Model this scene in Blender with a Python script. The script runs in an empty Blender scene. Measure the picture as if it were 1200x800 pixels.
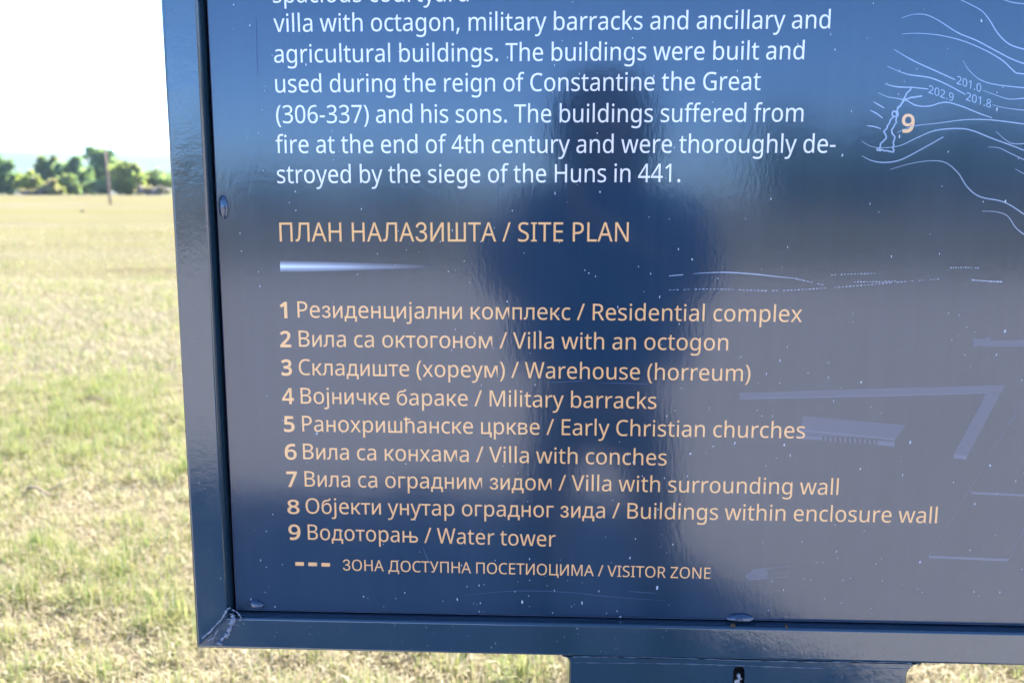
import bpy, bmesh, math, random
import numpy as np
from mathutils import Vector, Matrix, Quaternion, noise
from mathutils.geometry import tessellate_polygon
random.seed(7); rng = np.random.default_rng(11)
S = bpy.context.scene
COL = S.collection
rad = math.radians

# ------------------------------------------------------------------ camera
DIST, EYE = 1.10, 1.45                       # camera to the board, eye height
FPX = 1080.0                                 # focal length in pixels of a 1200 px wide picture
PITCH, YAW, ROLL = -0.158022, 0.0401988, 0.00164564
cam = bpy.data.cameras.new("camera"); cam_ob = bpy.data.objects.new("camera", cam); COL.objects.link(cam_ob)
S.camera = cam_ob
cam.sensor_width = 36.0; cam.sensor_fit = 'HORIZONTAL'; cam.lens = 36.0 * FPX / 1200.0
cam.clip_start = 0.02; cam.clip_end = 30000
ROT = (Matrix.Rotation(YAW, 3, 'Y') @ Matrix.Rotation(PITCH, 3, 'X') @ Matrix.Rotation(ROLL, 3, 'Z'))
AX = Matrix(((1, 0, 0), (0, 0, -1), (0, 1, 0)))     # y-up to z-up
CAM_POS = Vector((0, -DIST, EYE))
cam_ob.matrix_world = Matrix.Translation(CAM_POS) @ (AX @ ROT).to_4x4()
cam.dof.use_dof = True; cam.dof.focus_distance = 1.12; cam.dof.aperture_fstop = 5.6

def direction(px, py):
    d = ROT @ Vector(((px - 600) / FPX, -(py - 400) / FPX, -1.0))
    return AX @ d
def at(px, py, Y=0.0):
    """point of the vertical plane y = Y met by the ray through a photo pixel"""
    d = direction(px, py); t = (Y - CAM_POS.y) / d.y
    return CAM_POS + d * t

# ------------------------------------------------------------------ light
SUN_EL, SUN_AZ = rad(41.0), math.atan2(0.45, 1.0)    # beyond the board, to its right
to_sun = Vector((math.sin(SUN_AZ) * math.cos(SUN_EL), math.cos(SUN_AZ) * math.cos(SUN_EL), math.sin(SUN_EL)))
world = bpy.data.worlds.new("World"); S.world = world; world.use_nodes = True
wn = world.node_tree.nodes; wl = world.node_tree.links
sky = wn.new('ShaderNodeTexSky'); sky.sky_type = 'NISHITA'; sky.sun_disc = False
sky.sun_elevation = SUN_EL; sky.sun_rotation = SUN_AZ
sky.air_density = 0.65; sky.dust_density = 0.3; sky.ozone_density = 10.0; sky.altitude = 1000
bg = wn['Background']; bg.inputs[1].default_value = 0.092
wl.new(sky.outputs[0], bg.inputs[0])
sun = bpy.data.lights.new("sun", 'SUN'); sun.energy = 4.2; sun.angle = rad(0.55); sun.color = (1.0, 0.96, 0.90)
sun_ob = bpy.data.objects.new("sun", sun); COL.objects.link(sun_ob)
sun_ob.rotation_mode = 'QUATERNION'; sun_ob.rotation_quaternion = to_sun.to_track_quat('Z', 'Y'); sun_ob.location = (3, 6, 12)
S.view_settings.view_transform = 'Standard'; S.view_settings.look = 'None'
S.view_settings.gamma = 1.0; S.view_settings.use_curve_mapping = False
S.view_settings.exposure = 3.1
S.render.engine = 'CYCLES'
S.cycles.use_denoising = True
S.cycles.max_bounces = 8; S.cycles.volume_bounces = 1; S.cycles.transparent_max_bounces = 6
S.cycles.sample_clamp_indirect = 6.0

# ------------------------------------------------------------------ helpers
def empty(name, loc=(0, 0, 0), label=None, cat=None, group=None, rz=0.0):
    o = bpy.data.objects.new(name, None); COL.objects.link(o); o.location = loc; o.rotation_euler = (0, 0, rz)
    o.empty_display_size = 0.1
    tag(o, label, cat, group); return o
def tag(o, label=None, cat=None, group=None, kind=None):
    if label: o['label'] = label
    if cat: o['category'] = cat
    if group: o['group'] = group
    if kind: o['kind'] = kind
    return o
def link(name, me, mats=None, parent=None):
    o = bpy.data.objects.new(name, me); COL.objects.link(o)
    if mats is not None:
        for m in (mats if isinstance(mats, (list, tuple)) else [mats]): me.materials.append(m)
    if parent is not None: o.parent = parent
    return o
def pymesh(name, v, f, smooth=False):
    me = bpy.data.meshes.new(name); me.from_pydata([tuple(p) for p in v], [], f); me.update()
    if smooth: me.polygons.foreach_set('use_smooth', [True] * len(me.polygons))
    return me
def bm_mesh(name, bm, smooth=False):
    bmesh.ops.recalc_face_normals(bm, faces=bm.faces)
    me = bpy.data.meshes.new(name); bm.to_mesh(me); bm.free()
    if smooth: me.polygons.foreach_set('use_smooth', [True] * len(me.polygons))
    return me
def np_mesh(name, verts, loops, starts, totals, mat_idx=None):
    me = bpy.data.meshes.new(name)
    me.vertices.add(len(verts)); me.vertices.foreach_set('co', np.ascontiguousarray(verts, dtype=np.float32).ravel())
    me.loops.add(len(loops)); me.loops.foreach_set('vertex_index', np.ascontiguousarray(loops, dtype=np.int32))
    me.polygons.add(len(starts)); me.polygons.foreach_set('loop_start', np.ascontiguousarray(starts, dtype=np.int32))
    me.polygons.foreach_set('loop_total', np.ascontiguousarray(totals, dtype=np.int32))
    if mat_idx is not None: me.polygons.foreach_set('material_index', np.ascontiguousarray(mat_idx, dtype=np.int32))
    me.update(calc_edges=True); me.validate(); return me
def add_box(bm, a, b):
    r = bmesh.ops.create_cube(bm, size=1.0)
    for v in r['verts']:
        v.co = Vector([a[i] + (v.co[i] + .5) * (b[i] - a[i]) for i in range(3)])
    return r['verts']
def tube(bm, pts, radii, n=8, cap=True):
    """a tube along points with a radius for each"""
    rings = []; up = Vector((0.13, 0.31, 0.94))
    for i, p in enumerate(pts):
        p = Vector(p); a = Vector(pts[max(0, i - 1)]); b = Vector(pts[min(len(pts) - 1, i + 1)])
        t = (b - a).normalized(); x = t.cross(up)
        if x.length < .05: x = t.cross(Vector((1, 0, 0)))
        x.normalize(); y = t.cross(x)
        rings.append([bm.verts.new(p + (x * math.cos(k * 2 * math.pi / n) + y * math.sin(k * 2 * math.pi / n)) * radii[i]) for k in range(n)])
    for i in range(len(rings) - 1):
        for k in range(n):
            bm.faces.new((rings[i][k], rings[i][(k + 1) % n], rings[i + 1][(k + 1) % n], rings[i + 1][k]))
    if cap:
        bm.faces.new(rings[0][::-1]); bm.faces.new(rings[-1])
def blob(bm, c, r, sub=2, jit=0.0):
    q = bmesh.ops.create_icosphere(bm, subdivisions=sub, radius=1.0)
    for v in q['verts']:
        k = 1 + jit * noise.noise(v.co * 1.7 + Vector(c) * 13)
        v.co = Vector((c[0] + v.co.x * r[0] * k, c[1] + v.co.y * r[1] * k, c[2] + v.co.z * r[2] * k))
    return q['verts']

# ------------------------------------------------------------------ materials
class Mat:
    def __init__(s, name, color, rough=.6, ior=1.5, metal=0.0, spec=.5):
        s.m = bpy.data.materials.new(name); s.m.use_nodes = True
        s.n = s.m.node_tree.nodes; s.l = s.m.node_tree.links
        s.p = s.n['Principled BSDF']
        s.p.inputs['Base Color'].default_value = (*color, 1)
        s.p.inputs['Roughness'].default_value = rough
        s.p.inputs['IOR'].default_value = ior
        s.p.inputs['Metallic'].default_value = metal
        s.p.inputs['Specular IOR Level'].default_value = spec
    def coords(s, scale=(1, 1, 1), kind='Object', rot=(0, 0, 0)):
        c = s.n.new('ShaderNodeTexCoord'); mp = s.n.new('ShaderNodeMapping')
        mp.inputs['Scale'].default_value = scale; mp.inputs['Rotation'].default_value = rot
        s.l.new(c.outputs[kind], mp.inputs['Vector']); return mp.outputs[0]
    def noise(s, vec, scale, detail=4, rough=.55):
        t = s.n.new('ShaderNodeTexNoise'); t.inputs['Scale'].default_value = scale
        t.inputs['Detail'].default_value = detail; t.inputs['Roughness'].default_value = rough
        s.l.new(vec, t.inputs['Vector']); return t.outputs['Fac']
    def ramp(s, fac, stops):
        r = s.n.new('ShaderNodeValToRGB'); e = r.color_ramp.elements
        while len(e) < len(stops): e.new(0.5)
        for k, (p, c) in enumerate(stops):
            e[k].position = p; e[k].color = (*c, 1) if len(c) == 3 else c
        s.l.new(fac, r.inputs[0]); return r.outputs[0]
    def mix(s, fac, a, b, mode='MIX'):
        x = s.n.new('ShaderNodeMix'); x.data_type = 'RGBA'; x.blend_type = mode
        for i, v in ((0, fac), (6, a), (7, b)):
            if hasattr(v, 'links'): s.l.new(v, x.inputs[i])
            elif i == 0: x.inputs[0].default_value = v
            else: x.inputs[i].default_value = (*v, 1)
        return x.outputs[2]
    def math(s, op, a, b):
        x = s.n.new('ShaderNodeMath'); x.operation = op
        for i, v in ((0, a), (1, b)):
            if hasattr(v, 'links'): s.l.new(v, x.inputs[i])
            else: x.inputs[i].default_value = v
        return x.outputs[0]
    def bump(s, h, dist, strength=1.0):
        b = s.n.new('ShaderNodeBump'); b.inputs['Strength'].default_value = strength; b.inputs['Distance'].default_value = dist
        s.l.new(h, b.inputs['Height']); s.l.new(b.outputs[0], s.p.inputs['Normal'])
    def base(s, c): s.l.new(c, s.p.inputs['Base Color'])
    def rough(s, c): s.l.new(c, s.p.inputs['Roughness'])

GLOSS_IOR, GLOSS_ROUGH = 1.75, 0.12
def glossy_print(name, color):
    m = Mat(name, color, GLOSS_ROUGH, GLOSS_IOR)
    peel = m.noise(m.coords((1.0, 1.0, .38)), 190, 2)
    m.bump(peel, 0.00007)
    return m
m_panel = glossy_print('glossy_navy_print', (.022, .050, .150))
v = m_panel.coords((1, 1, 1)); f1 = m_panel.noise(v, 5, 5); f2 = m_panel.noise(m_panel.coords((60, 60, 1.5)), 1.0, 3)
film = m_panel.math('MULTIPLY', f1, f2)
m_panel.base(m_panel.ramp(film, [(.12, (.014, .035, .060)), (.45, (.021, .043, .072))]))
m_panel.rough(m_panel.ramp(f1, [(.3, (.10,) * 3), (.7, (.14,) * 3)]))
m_white = glossy_print('white_print', (.78, .72, .67)); m_peach = glossy_print('peach_print', (.86, .46, .185))
m_line = glossy_print('pale_blue_print', (.29, .35, .45))
m_faint = glossy_print('faint_lavender_print', (.043, .068, .118))
m_faint2 = glossy_print('lavender_print', (.070, .100, .160))
m_accent = glossy_print('fading_bar_print', (.7, .8, .95))
g = m_accent.n.new('ShaderNodeTexCoord'); sx = m_accent.n.new('ShaderNodeSeparateXYZ'); m_accent.l.new(g.outputs['Generated'], sx.inputs[0])
along = m_accent.ramp(sx.outputs[0], [(0, (1, 1, 1)), (.28, (.72,) * 3), (.62, (.26,) * 3), (1, (0, 0, 0))])
cross_ = m_accent.ramp(sx.outputs[2], [(0, (0, 0, 0)), (.30, (.42,) * 3), (.5, (1, 1, 1)), (.70, (.42,) * 3), (1, (0, 0, 0))])
m_accent.base(m_accent.mix(m_accent.mix(1.0, along, cross_, 'MULTIPLY'), (.013, .031, .075), (.72, .82, .92)))
m_edge = Mat('cut_sheet_edge', (.17, .16, .23), .35)
m_dust = Mat('dried_dust', (.46, .50, .54), .6)
m_fspeck = Mat('grey_splash_specks', (.12, .145, .17), .5)
m_scratch = Mat('fine_scratch', (.06, .10, .19), .5)
m_dark = Mat('dark_backing', (.008, .012, .018), .5)

m_frame = Mat('navy_enamel', (.012, .030, .052), .09, 1.85)
v = m_frame.coords((1, 1, .6)); peel = m_frame.noise(v, 260, 2); big = m_frame.noise(m_frame.coords((1, 1, 1)), 22, 5, .65)
h = m_frame.math('ADD', m_frame.math('MULTIPLY', peel, .35), m_frame.math('MULTIPLY', big, 1.6)); m_frame.bump(h, 0.00022)
grime = m_frame.noise(m_frame.coords((1, 1, 1)), 9, 8, .7)
m_frame.base(m_frame.ramp(grime, [(.35, (.013, .036, .054)), (.62, (.017, .041, .060)), (.78, (.030, .046, .056))]))
m_frame.rough(m_frame.ramp(grime, [(.3, (.07,) * 3), (.75, (.2,) * 3)]))
m_weld = Mat('painted_weld', (.13, .155, .20), .22, 1.9)
m_weld.bump(m_weld.noise(m_weld.coords(), 400, 4), .0006)
m_weldn = Mat('enamelled_weld', (.06, .09, .12), .2, 1.9)
m_weldn.bump(m_weldn.noise(m_weldn.coords(), 300, 4), .0005)
m_steel = Mat('bright_torn_steel', (.55, .56, .58), .3, 1.5, 1.0)
m_steel.bump(m_steel.noise(m_steel.coords(), 320, 5, .7), .003)
m_clip = Mat('clip_enamel', (.022, .038, .07), .12, 1.75)
m_clip.bump(m_clip.noise(m_clip.coords(), 120, 3), .0008)
m_rust = Mat('rust', (.24, .10, .03), .8)

def leaf_mat(name, c, trans=.55):
    m = Mat(name, c, .6); c = tuple(q * 1.25 for q in c)
    m.base(m.ramp(m.noise(m.coords(), 3.0, 2), [(.3, tuple(x * .72 for x in c)), (.7, tuple(min(1, x * 1.3) for x in c))]))
    tr = m.n.new('ShaderNodeBsdfTranslucent'); tr.inputs[0].default_value = (c[0] * 1.5, c[1] * 1.6, c[2] * .9, 1)
    mx = m.n.new('ShaderNodeMixShader'); mx.inputs[0].default_value = trans
    out = m.n['Material Output']; m.l.new(m.p.outputs[0], mx.inputs[1]); m.l.new(tr.outputs[0], mx.inputs[2]); m.l.new(mx.outputs[0], out.inputs[0])
    return m.m
m_bark = Mat('bark', (.10, .075, .055), .9); m_bark.bump(m_bark.noise(m_bark.coords((1, 1, .2)), 14, 5), .02)

# ------------------------------------------------------------------ terrain
def ground_z(x, y):
    t = min(1.0, max(0.0, (y - 15) / 205.0)); t = t * t * (3 - 2 * t)
    return 1.15 * t
def micro(x, y):
    d = math.hypot(x, y)
    k = .018 * noise.noise(Vector((x * .9, y * .9, 0))) + .05 * noise.noise(Vector((x * .17, y * .17, 4)))
    return k * min(1, d / 1.5) * max(0.0, 1 - d / 150)
def gz(x, y): return ground_z(x, y) + micro(x, y)
rings = [0.0] + list(np.geomspace(.25, 60, 95)) + list(np.geomspace(66, 8000, 40))
nseg = 144; V = [(0, 0, gz(0, 0))]; F = []
for r in rings[1:]:
    for k in range(nseg):
        a = 2 * math.pi * k / nseg; x, y = r * math.cos(a), r * math.sin(a); V.append((x, y, gz(x, y)))
for k in range(nseg): F.append((0, 1 + k, 1 + (k + 1) % nseg))
for i in range(len(rings) - 2):
    b0, b1 = 1 + i * nseg, 1 + (i + 1) * nseg
    for k in range(nseg): F.append((b0 + k, b1 + k, b1 + (k + 1) % nseg, b0 + (k + 1) % nseg))
m_ground = Mat('dry_mown_field', (.3, .26, .12), 1.0, spec=0.0)
c1 = m_ground.coords((.55, 1.0, 1)); big = m_ground.noise(c1, .35, 6, .6); mid = m_ground.noise(m_ground.coords(), 2.6, 6, .65)
fine = m_ground.noise(m_ground.coords(), 42, 6, .7); thatch = m_ground.noise(m_ground.coords((90, 22, 30), rot=(0, 0, .5)), 1.0, 4, .7)
straw = m_ground.ramp(thatch, [(.3, (.07, .055, .035)), (.5, (.145, .127, .085)), (.72, (.20, .18, .125))])
green = m_ground.ramp(fine, [(.3, (.07, .085, .03)), (.65, (.14, .15, .06))])
k = m_ground.math('ADD', m_ground.math('MULTIPLY', big, .55), m_ground.math('MULTIPLY', mid, .55))
mixed = m_ground.mix(m_ground.ramp(k, [(.52, (0, 0, 0)), (.74, (.8, .8, .8))]), straw, green)
band = m_ground.noise(m_ground.coords((.012, .055, 1)), 1.0, 4, .6)
mixed = m_ground.mix(m_ground.ramp(band, [(.40, (0, 0, 0)), (.58, (.75, .75, .75))]), mixed, (.122, .112, .042))
bare = m_ground.noise(m_ground.coords((.10, .42, 1)), 1.0, 6, .68)
m_ground.base(m_ground.mix(m_ground.ramp(bare, [(.53, (0, 0, 0)), (.66, (.85, .85, .85))]), mixed, (.088, .066, .050)))
hb = m_ground.math('ADD', fine, m_ground.math('MULTIPLY', thatch, .8)); m_ground.bump(hb, .02)
tag(link('ground', pymesh('ground', V, F, True), m_ground.m), kind='structure')

# unseen pale gravel path, inferred from the reflection, added to bounce light onto lettering
V, F = [], []; PXN, PYN = 120, 66
for j in range(PYN):
    for i in range(PXN):
        x = -15 + 30 * i / (PXN - 1); t = j / (PYN - 1); y = -.55 - 15.5 * t + .12 * noise.noise(Vector((x * .8, t * 9, 1)))
        edge = j in (0, PYN - 1) or i in (0, PXN - 1)
        V.append((x, y, gz(x, y) + (-.04 if edge else .05)))
for j in range(PYN - 1):
    for i in range(PXN - 1):
        a = j * PXN + i; F.append((a, a + PXN, a + PXN + 1, a + 1))
m_path = Mat('pale_gravel', (.3, .28, .27), 1.0, spec=0.0)
st = m_path.n.new('ShaderNodeTexVoronoi'); st.inputs['Scale'].default_value = 45; m_path.l.new(m_path.coords(), st.inputs['Vector'])
m_path.base(m_path.mix(m_path.ramp(m_path.noise(m_path.coords(), .9, 6, .65), [(.35, (.25, .25, .25)), (.7, (.75, .75, .75))]), (.33, .315, .305), m_path.ramp(st.outputs['Color'], [(.1, (.22, .205, .19)), (.9, (.40, .38, .37))])))
m_path.bump(st.outputs['Distance'], .012)
tag(link('path', pymesh('path', V, F, True), m_path.m), kind='structure')

# far hills: a long ridge with spurs, several kilometres off
V, F = [], []; NX, NY = 150, 26
for j in range(NY):
    for i in range(NX):
        x = -5000 + 10000 * i / (NX - 1); t = j / (NY - 1); y = 1950 + 1300 * t
        ridge = math.sin(min(1, t / .62) * math.pi / 2) ** 1.3 if t < .62 else math.cos((t - .62) / .38 * math.pi / 2)
        top = 127 + 13 * noise.noise(Vector((x * .0011, 1.3, 0))) - .007 * (x + 900) + 3 * noise.noise(Vector((x * .008, 3, 1)))
        z = -6 + ridge * top * (1 + .10 * noise.noise(Vector((x * .0036, y * .0036, 2))) * (1 - t))
        V.append((x, y, z))
for j in range(NY - 1):
    for i in range(NX - 1):
        a = j * NX + i; F.append((a, a + 1, a + NX + 1, a + NX))
m_hill = Mat('wooded_hills', (.07, .10, .05), 1.0, spec=.1)
m_hill.base(m_hill.ramp(m_hill.noise(m_hill.coords((1, 1, 1)), .008, 6, .6), [(.38, (.022, .045, .04)), (.55, (.04, .065, .05)), (.66, (.10, .11, .08))]))
tag(link('hills', pymesh('hills', V, F, True), m_hill.m), kind='structure')

# ------------------------------------------------------------------ the board
LX, RX, BZ, TZ = -0.447, 1.66, 0.8765, 3.00        # outer edges of the frame
TW, FY, FD = 0.044, -0.015, 0.050                  # tube width, front plane, tube depth
sign = empty('information_board', (0.5, 0.0, 0.0), 'dark navy bilingual site plan board in a welded steel frame standing on the dry field', 'sign')
sign_off = Vector((-0.5, 0, 0))
def part(name, me, mats, parent=None):
    o = link(name, me, mats, parent or sign)
    if parent is None: o.location = sign_off
    return o
# panel: a thin sheet with its cut edge as a pale chamfer
def sheet(x0, x1, z0, z1, y0, y1, ch):
    a = [(x0, y0 + ch, z0), (x1, y0 + ch, z0), (x1, y0 + ch, z1), (x0, y0 + ch, z1)]
    b = [(x0 + ch, y0, z0 + ch), (x1 - ch, y0, z0 + ch), (x1 - ch, y0, z1 - ch), (x0 + ch, y0, z1 - ch)]
    c = [(x, y1, z) for x, _, z in a]
    v = a + b + c; f = [(4, 5, 6, 7)]; mi = [0]
    for k in range(4):
        f.append((k, (k + 1) % 4, 4 + (k + 1) % 4, 4 + k)); mi.append(1)
        f.append((8 + k, 8 + (k + 1) % 4, (k + 1) % 4, k)); mi.append(1)
    f.append((11, 10, 9, 8)); mi.append(1)
    me = pymesh('panel', v, f); me.polygons.foreach_set('material_index', mi); return me
PX0, PX1, PZ0, PZ1 = LX + TW + .0042, RX - TW - .0042, BZ + TW + .0016, TZ - TW - .003
panel = part('panel', sheet(PX0, PX1, PZ0, PZ1, 0, .004, .0013), [m_panel.m, m_edge.m])
bm = bmesh.new(); add_box(bm, (LX + TW - .004, .018, BZ + TW - .004), (RX - TW + .004, .030, TZ - TW + .004))
part('backing_sheet', bm_mesh('backing_sheet', bm), m_dark.m)
# frame: mitred square tube
def mitred(name, p0, p1, inward):
    """tube from p0 to p1 (outer corner line), its section reaching TW along inward, ends mitred"""
    p0, p1, n = Vector(p0), Vector(p1), Vector(inward); t = (p1 - p0).normalized(); g = .0004
    bm = bmesh.new(); sec = []
    r = .0042
    prof = []
    for (cx, cy, a0) in ((r, r, 180), (TW - r, r, 270), (TW - r, FD - r, 0), (r, FD - r, 90)):
        for k in range(5):
            a = rad(a0 + 22.5 * k); prof.append((cx + r * math.cos(a), cy + r * math.sin(a)))
    e0 = [bm.verts.new(p0 + n * u + t * (u + g) + Vector((0, FY + w, 0))) for u, w in prof]
    e1 = [bm.verts.new(p1 + n * u - t * (u + g) + Vector((0, FY + w, 0))) for u, w in prof]
    m = len(prof)
    for k in range(m): bm.faces.new((e0[k], e0[(k + 1) % m], e1[(k + 1) % m], e1[k]))
    bm.faces.new(e0[::-1]); bm.faces.new(e1)
    me = bm_mesh(name, bm)
    for p in me.polygons: p.use_smooth = len(p.vertices) == 4
    o = part(name, me, m_frame.m); md = o.modifiers.new('n', 'WEIGHTED_NORMAL'); return o
mitred('frame_stile', (LX, 0, TZ), (LX, 0, BZ), (1, 0, 0)); mitred('frame_stile', (RX, 0, BZ), (RX, 0, TZ), (-1, 0, 0))
mitred('frame_rail', (LX, 0, BZ), (RX, 0, BZ), (0, 0, 1)); mitred('frame_rail', (RX, 0, TZ), (LX, 0, TZ), (0, 0, -1))

# posts: wide box columns welded under the bottom rail, one slot each
def post(x0, x1, torn):
    top = BZ - .0006; cx = at(866, 790, FY).x if torn else (x0 + x1) / 2
    fl, fr = .009, .017
    L = [(x0, -.02), (x1, -.02)]
    L += [(x1 + fr - fr * math.cos(rad(a)), top - fr + fr * math.sin(rad(a))) for a in range(0, 91, 15)]
    L += [(x0 - fl + fl * math.cos(rad(a)), top - fl + fl * math.sin(rad(a))) for a in range(90, -1, -15)]
    sw, st, sb = .0072, top - .0075, top - .085
    slot = [(cx - sw, sb), (cx + sw, sb), (cx + sw, st - sw)] + [(cx + sw * math.cos(rad(a)), st - sw + sw * math.sin(rad(a))) for a in range(20, 161, 20)] + [(cx - sw, st - sw)]
    y0, y1 = FY + .0006, FY + .098
    bm = bmesh.new()
    def loop(pts, y): return [bm.verts.new((x, y, z)) for x, z in pts]
    c = .0022
    def inset(pts, d):
        out = []; n = len(pts)
        for i in range(n):
            a, b, e = Vector(pts[i - 1]), Vector(pts[i]), Vector(pts[(i + 1) % n])
            d1, d2 = (b - a).normalized(), (e - b).normalized()
            nn = (Vector((-d1.y, d1.x)) + Vector((-d2.y, d2.x))).normalized()
            out.append(tuple(b + nn * d))
        return out
    fr_out, bk = loop(inset(L, c), y0), loop(L, y1); mid = loop(L, y0 + c)
    s0, s1 = loop(slot, y0), loop(slot, y0 + .006)
    flat = fr_out + s0
    for tri in tessellate_polygon([[Vector((v.co.x, v.co.z, 0)) for v in fr_out], [Vector((v.co.x, v.co.z, 0)) for v in s0]]):
        try: bm.faces.new([flat[i] for i in tri])
        except ValueError: pass
    for A, B in ((fr_out, mid), (mid, bk), (s0, s1)):
        for k in range(len(A)): bm.faces.new((A[k], A[(k + 1) % len(A)], B[(k + 1) % len(B)], B[k]))
    bm.faces.new(bk)
    o = part('post', bm_mesh('post', bm), m_frame.m)
    # inside the slot: a dark cavity and torn bright metal
    bm = bmesh.new(); add_box(bm, (cx - sw - .003, y0 + .02, sb - .003), (cx + sw + .003, y0 + .022, st + .004))
    link('slot_cavity', bm_mesh('slot_cavity', bm), m_dark.m, o)
    bm = bmesh.new(); r2 = random.Random(5)
    for k in range(26):
        z = st - .0165 - k * .0017; x = cx + r2.uniform(-.0035, .0035)
        blob(bm, (x, y0 + .004 + r2.uniform(-.0016, .003), z), (r2.uniform(.0018, .0036), .0028, r2.uniform(.002, .0055)), 1, .6)
    link('torn_steel', bm_mesh('torn_steel', bm, True), m_steel.m, o)
    # weld beads along the joint
    bm = bmesh.new()
    for z, amp, rr in ((top + .0012, .0007, .0014), (top - .0068, .0009, .0013)):
        a, b = x0 + .004, x1 + .004; n = 130; run = []
        for i in range(n + 1):
            x = a + (b - a) * i / n
            run.append(Vector((x, y0 - .0001 if z < top else FY - .0001, z + amp * noise.noise(Vector((x * 55, z * 900, 3))) + .0008 * math.sin(x * 21 + z * 99))))
        rads = [max(.00012, rr * (.42 + .8 * noise.noise(Vector((p.x * 90, z * 700, 8))))) for p in run]
        tube(bm, run, rads, 6)
    link('weld_bead', bm_mesh('weld_bead', bm, True), m_weldn.m, o)
    return o
p0x, p1x = at(667, 790, FY).x, at(1063, 795, FY).x
post(p0x, p1x, True)
post(p0x + .715, p1x + .715, False)

# weld scar of the lower left mitre
bm = bmesh.new(); yy = FY - .0002
def px_run(pts, y=yy): return [at(x, y_, y) for x, y_ in pts]
def smooth_run(pts, n=6):
    out = []; P = [Vector(p) for p in pts]
    for i in range(len(P) - 1):
        a, b, c, d = P[max(0, i - 1)], P[i], P[i + 1], P[min(len(P) - 1, i + 2)]
        for k in range(n):
            t = k / n
            out.append(.5 * ((2 * b) + (c - a) * t + (2 * a - 5 * b + 4 * c - d) * t * t + (3 * b - a - 3 * c + d) * t ** 3))
    out.append(P[-1]); return out
for pts, r0 in (([(270, 711.5), (266, 714), (263, 720), (258, 727), (252, 733), (247, 739), (241, 744), (236.5, 748)], .0016),
                ([(271, 718), (274, 724), (272, 731), (269, 737), (267.5, 742), (262, 747), (259, 751), (257, 753.5)], .0040),
                ([(268, 729), (270, 735), (269, 741)], .0012), ([(255.5, 738), (252, 743), (251, 747), (246, 749), (243.5, 750)], .0010),
                ([(272, 714), (278, 717), (283, 724), (281, 727)], .0022), ([(275, 730), (281, 733)], .0008)):
    run = smooth_run(px_run(pts), 7)
    run = [p + Vector((noise.noise(p * 700) * .0007, 0, noise.noise(p * 700 + Vector((9, 9, 9))) * .0007)) for p in run]
    tube(bm, run, [max(.0002, r0 * (.65 + 1.0 * noise.noise(p * 420))) for p in run], 6)
part('weld_scar', bm_mesh('weld_scar', bm, True), m_weld.m)

# retaining clips: half-domes pressed against the edge of the panel
def clip(c, half_w, half_h, depth, tilt=0.0, flat_bottom=False):
    bm = bmesh.new(); q = bmesh.ops.create_icosphere(bm, subdivisions=4, radius=1.0)
    for v_ in q['verts']:
        s = 1 + .10 * noise.noise(v_.co * 1.6 + Vector((c[0] * 30, 0, c[2] * 30)))
        y = v_.co.y
        x, z = v_.co.x * half_w * s, v_.co.z * half_h * s
        if flat_bottom: z = max(z, -half_h * .25)
        v_.co = Vector((x * math.cos(tilt) - z * math.sin(tilt), min(y, .12) * depth, x * math.sin(tilt) + z * math.cos(tilt)))
    me = bm_mesh('retaining_clip', bm, True); o = link('retaining_clip', me, m_clip.m, sign); o.location = sign_off + Vector(c); return o
c = at(262, 243); clip((c.x, 0, c.z), .0058, .0140, .0036)
c = at(301, 707); clip((c.x, 0, c.z - .001), .0105, .0072, .007, -.25, True)
c = at(868, 724); clip((c.x, 0, c.z), .0180, .0072, .007, 0, True)
for x, z in ((PX0 + .0065, 1.95), (PX0 + .0065, 2.5), (PX1 - .0065, 1.42), (PX1 - .0065, 1.95)): clip((x, 0, z), .0068, .0150, .007)
c2 = at(868, 724); clip((c2.x + .62, 0, c2.z), .0180, .0072, .007, 0, True)
for px, py, w in ((858, 729, 3.2), (922, 730.5, 1.8), (861, 726, 1.6)):
    p = at(px, py, FY + .004); bm = bmesh.new(); blob(bm, (p.x, FY + .006, BZ + TW - .0002), (w * .001, .005, .0006), 2, .8)
    part('rust_stain', bm_mesh('rust_stain', bm, True), m_rust.m)

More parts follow.
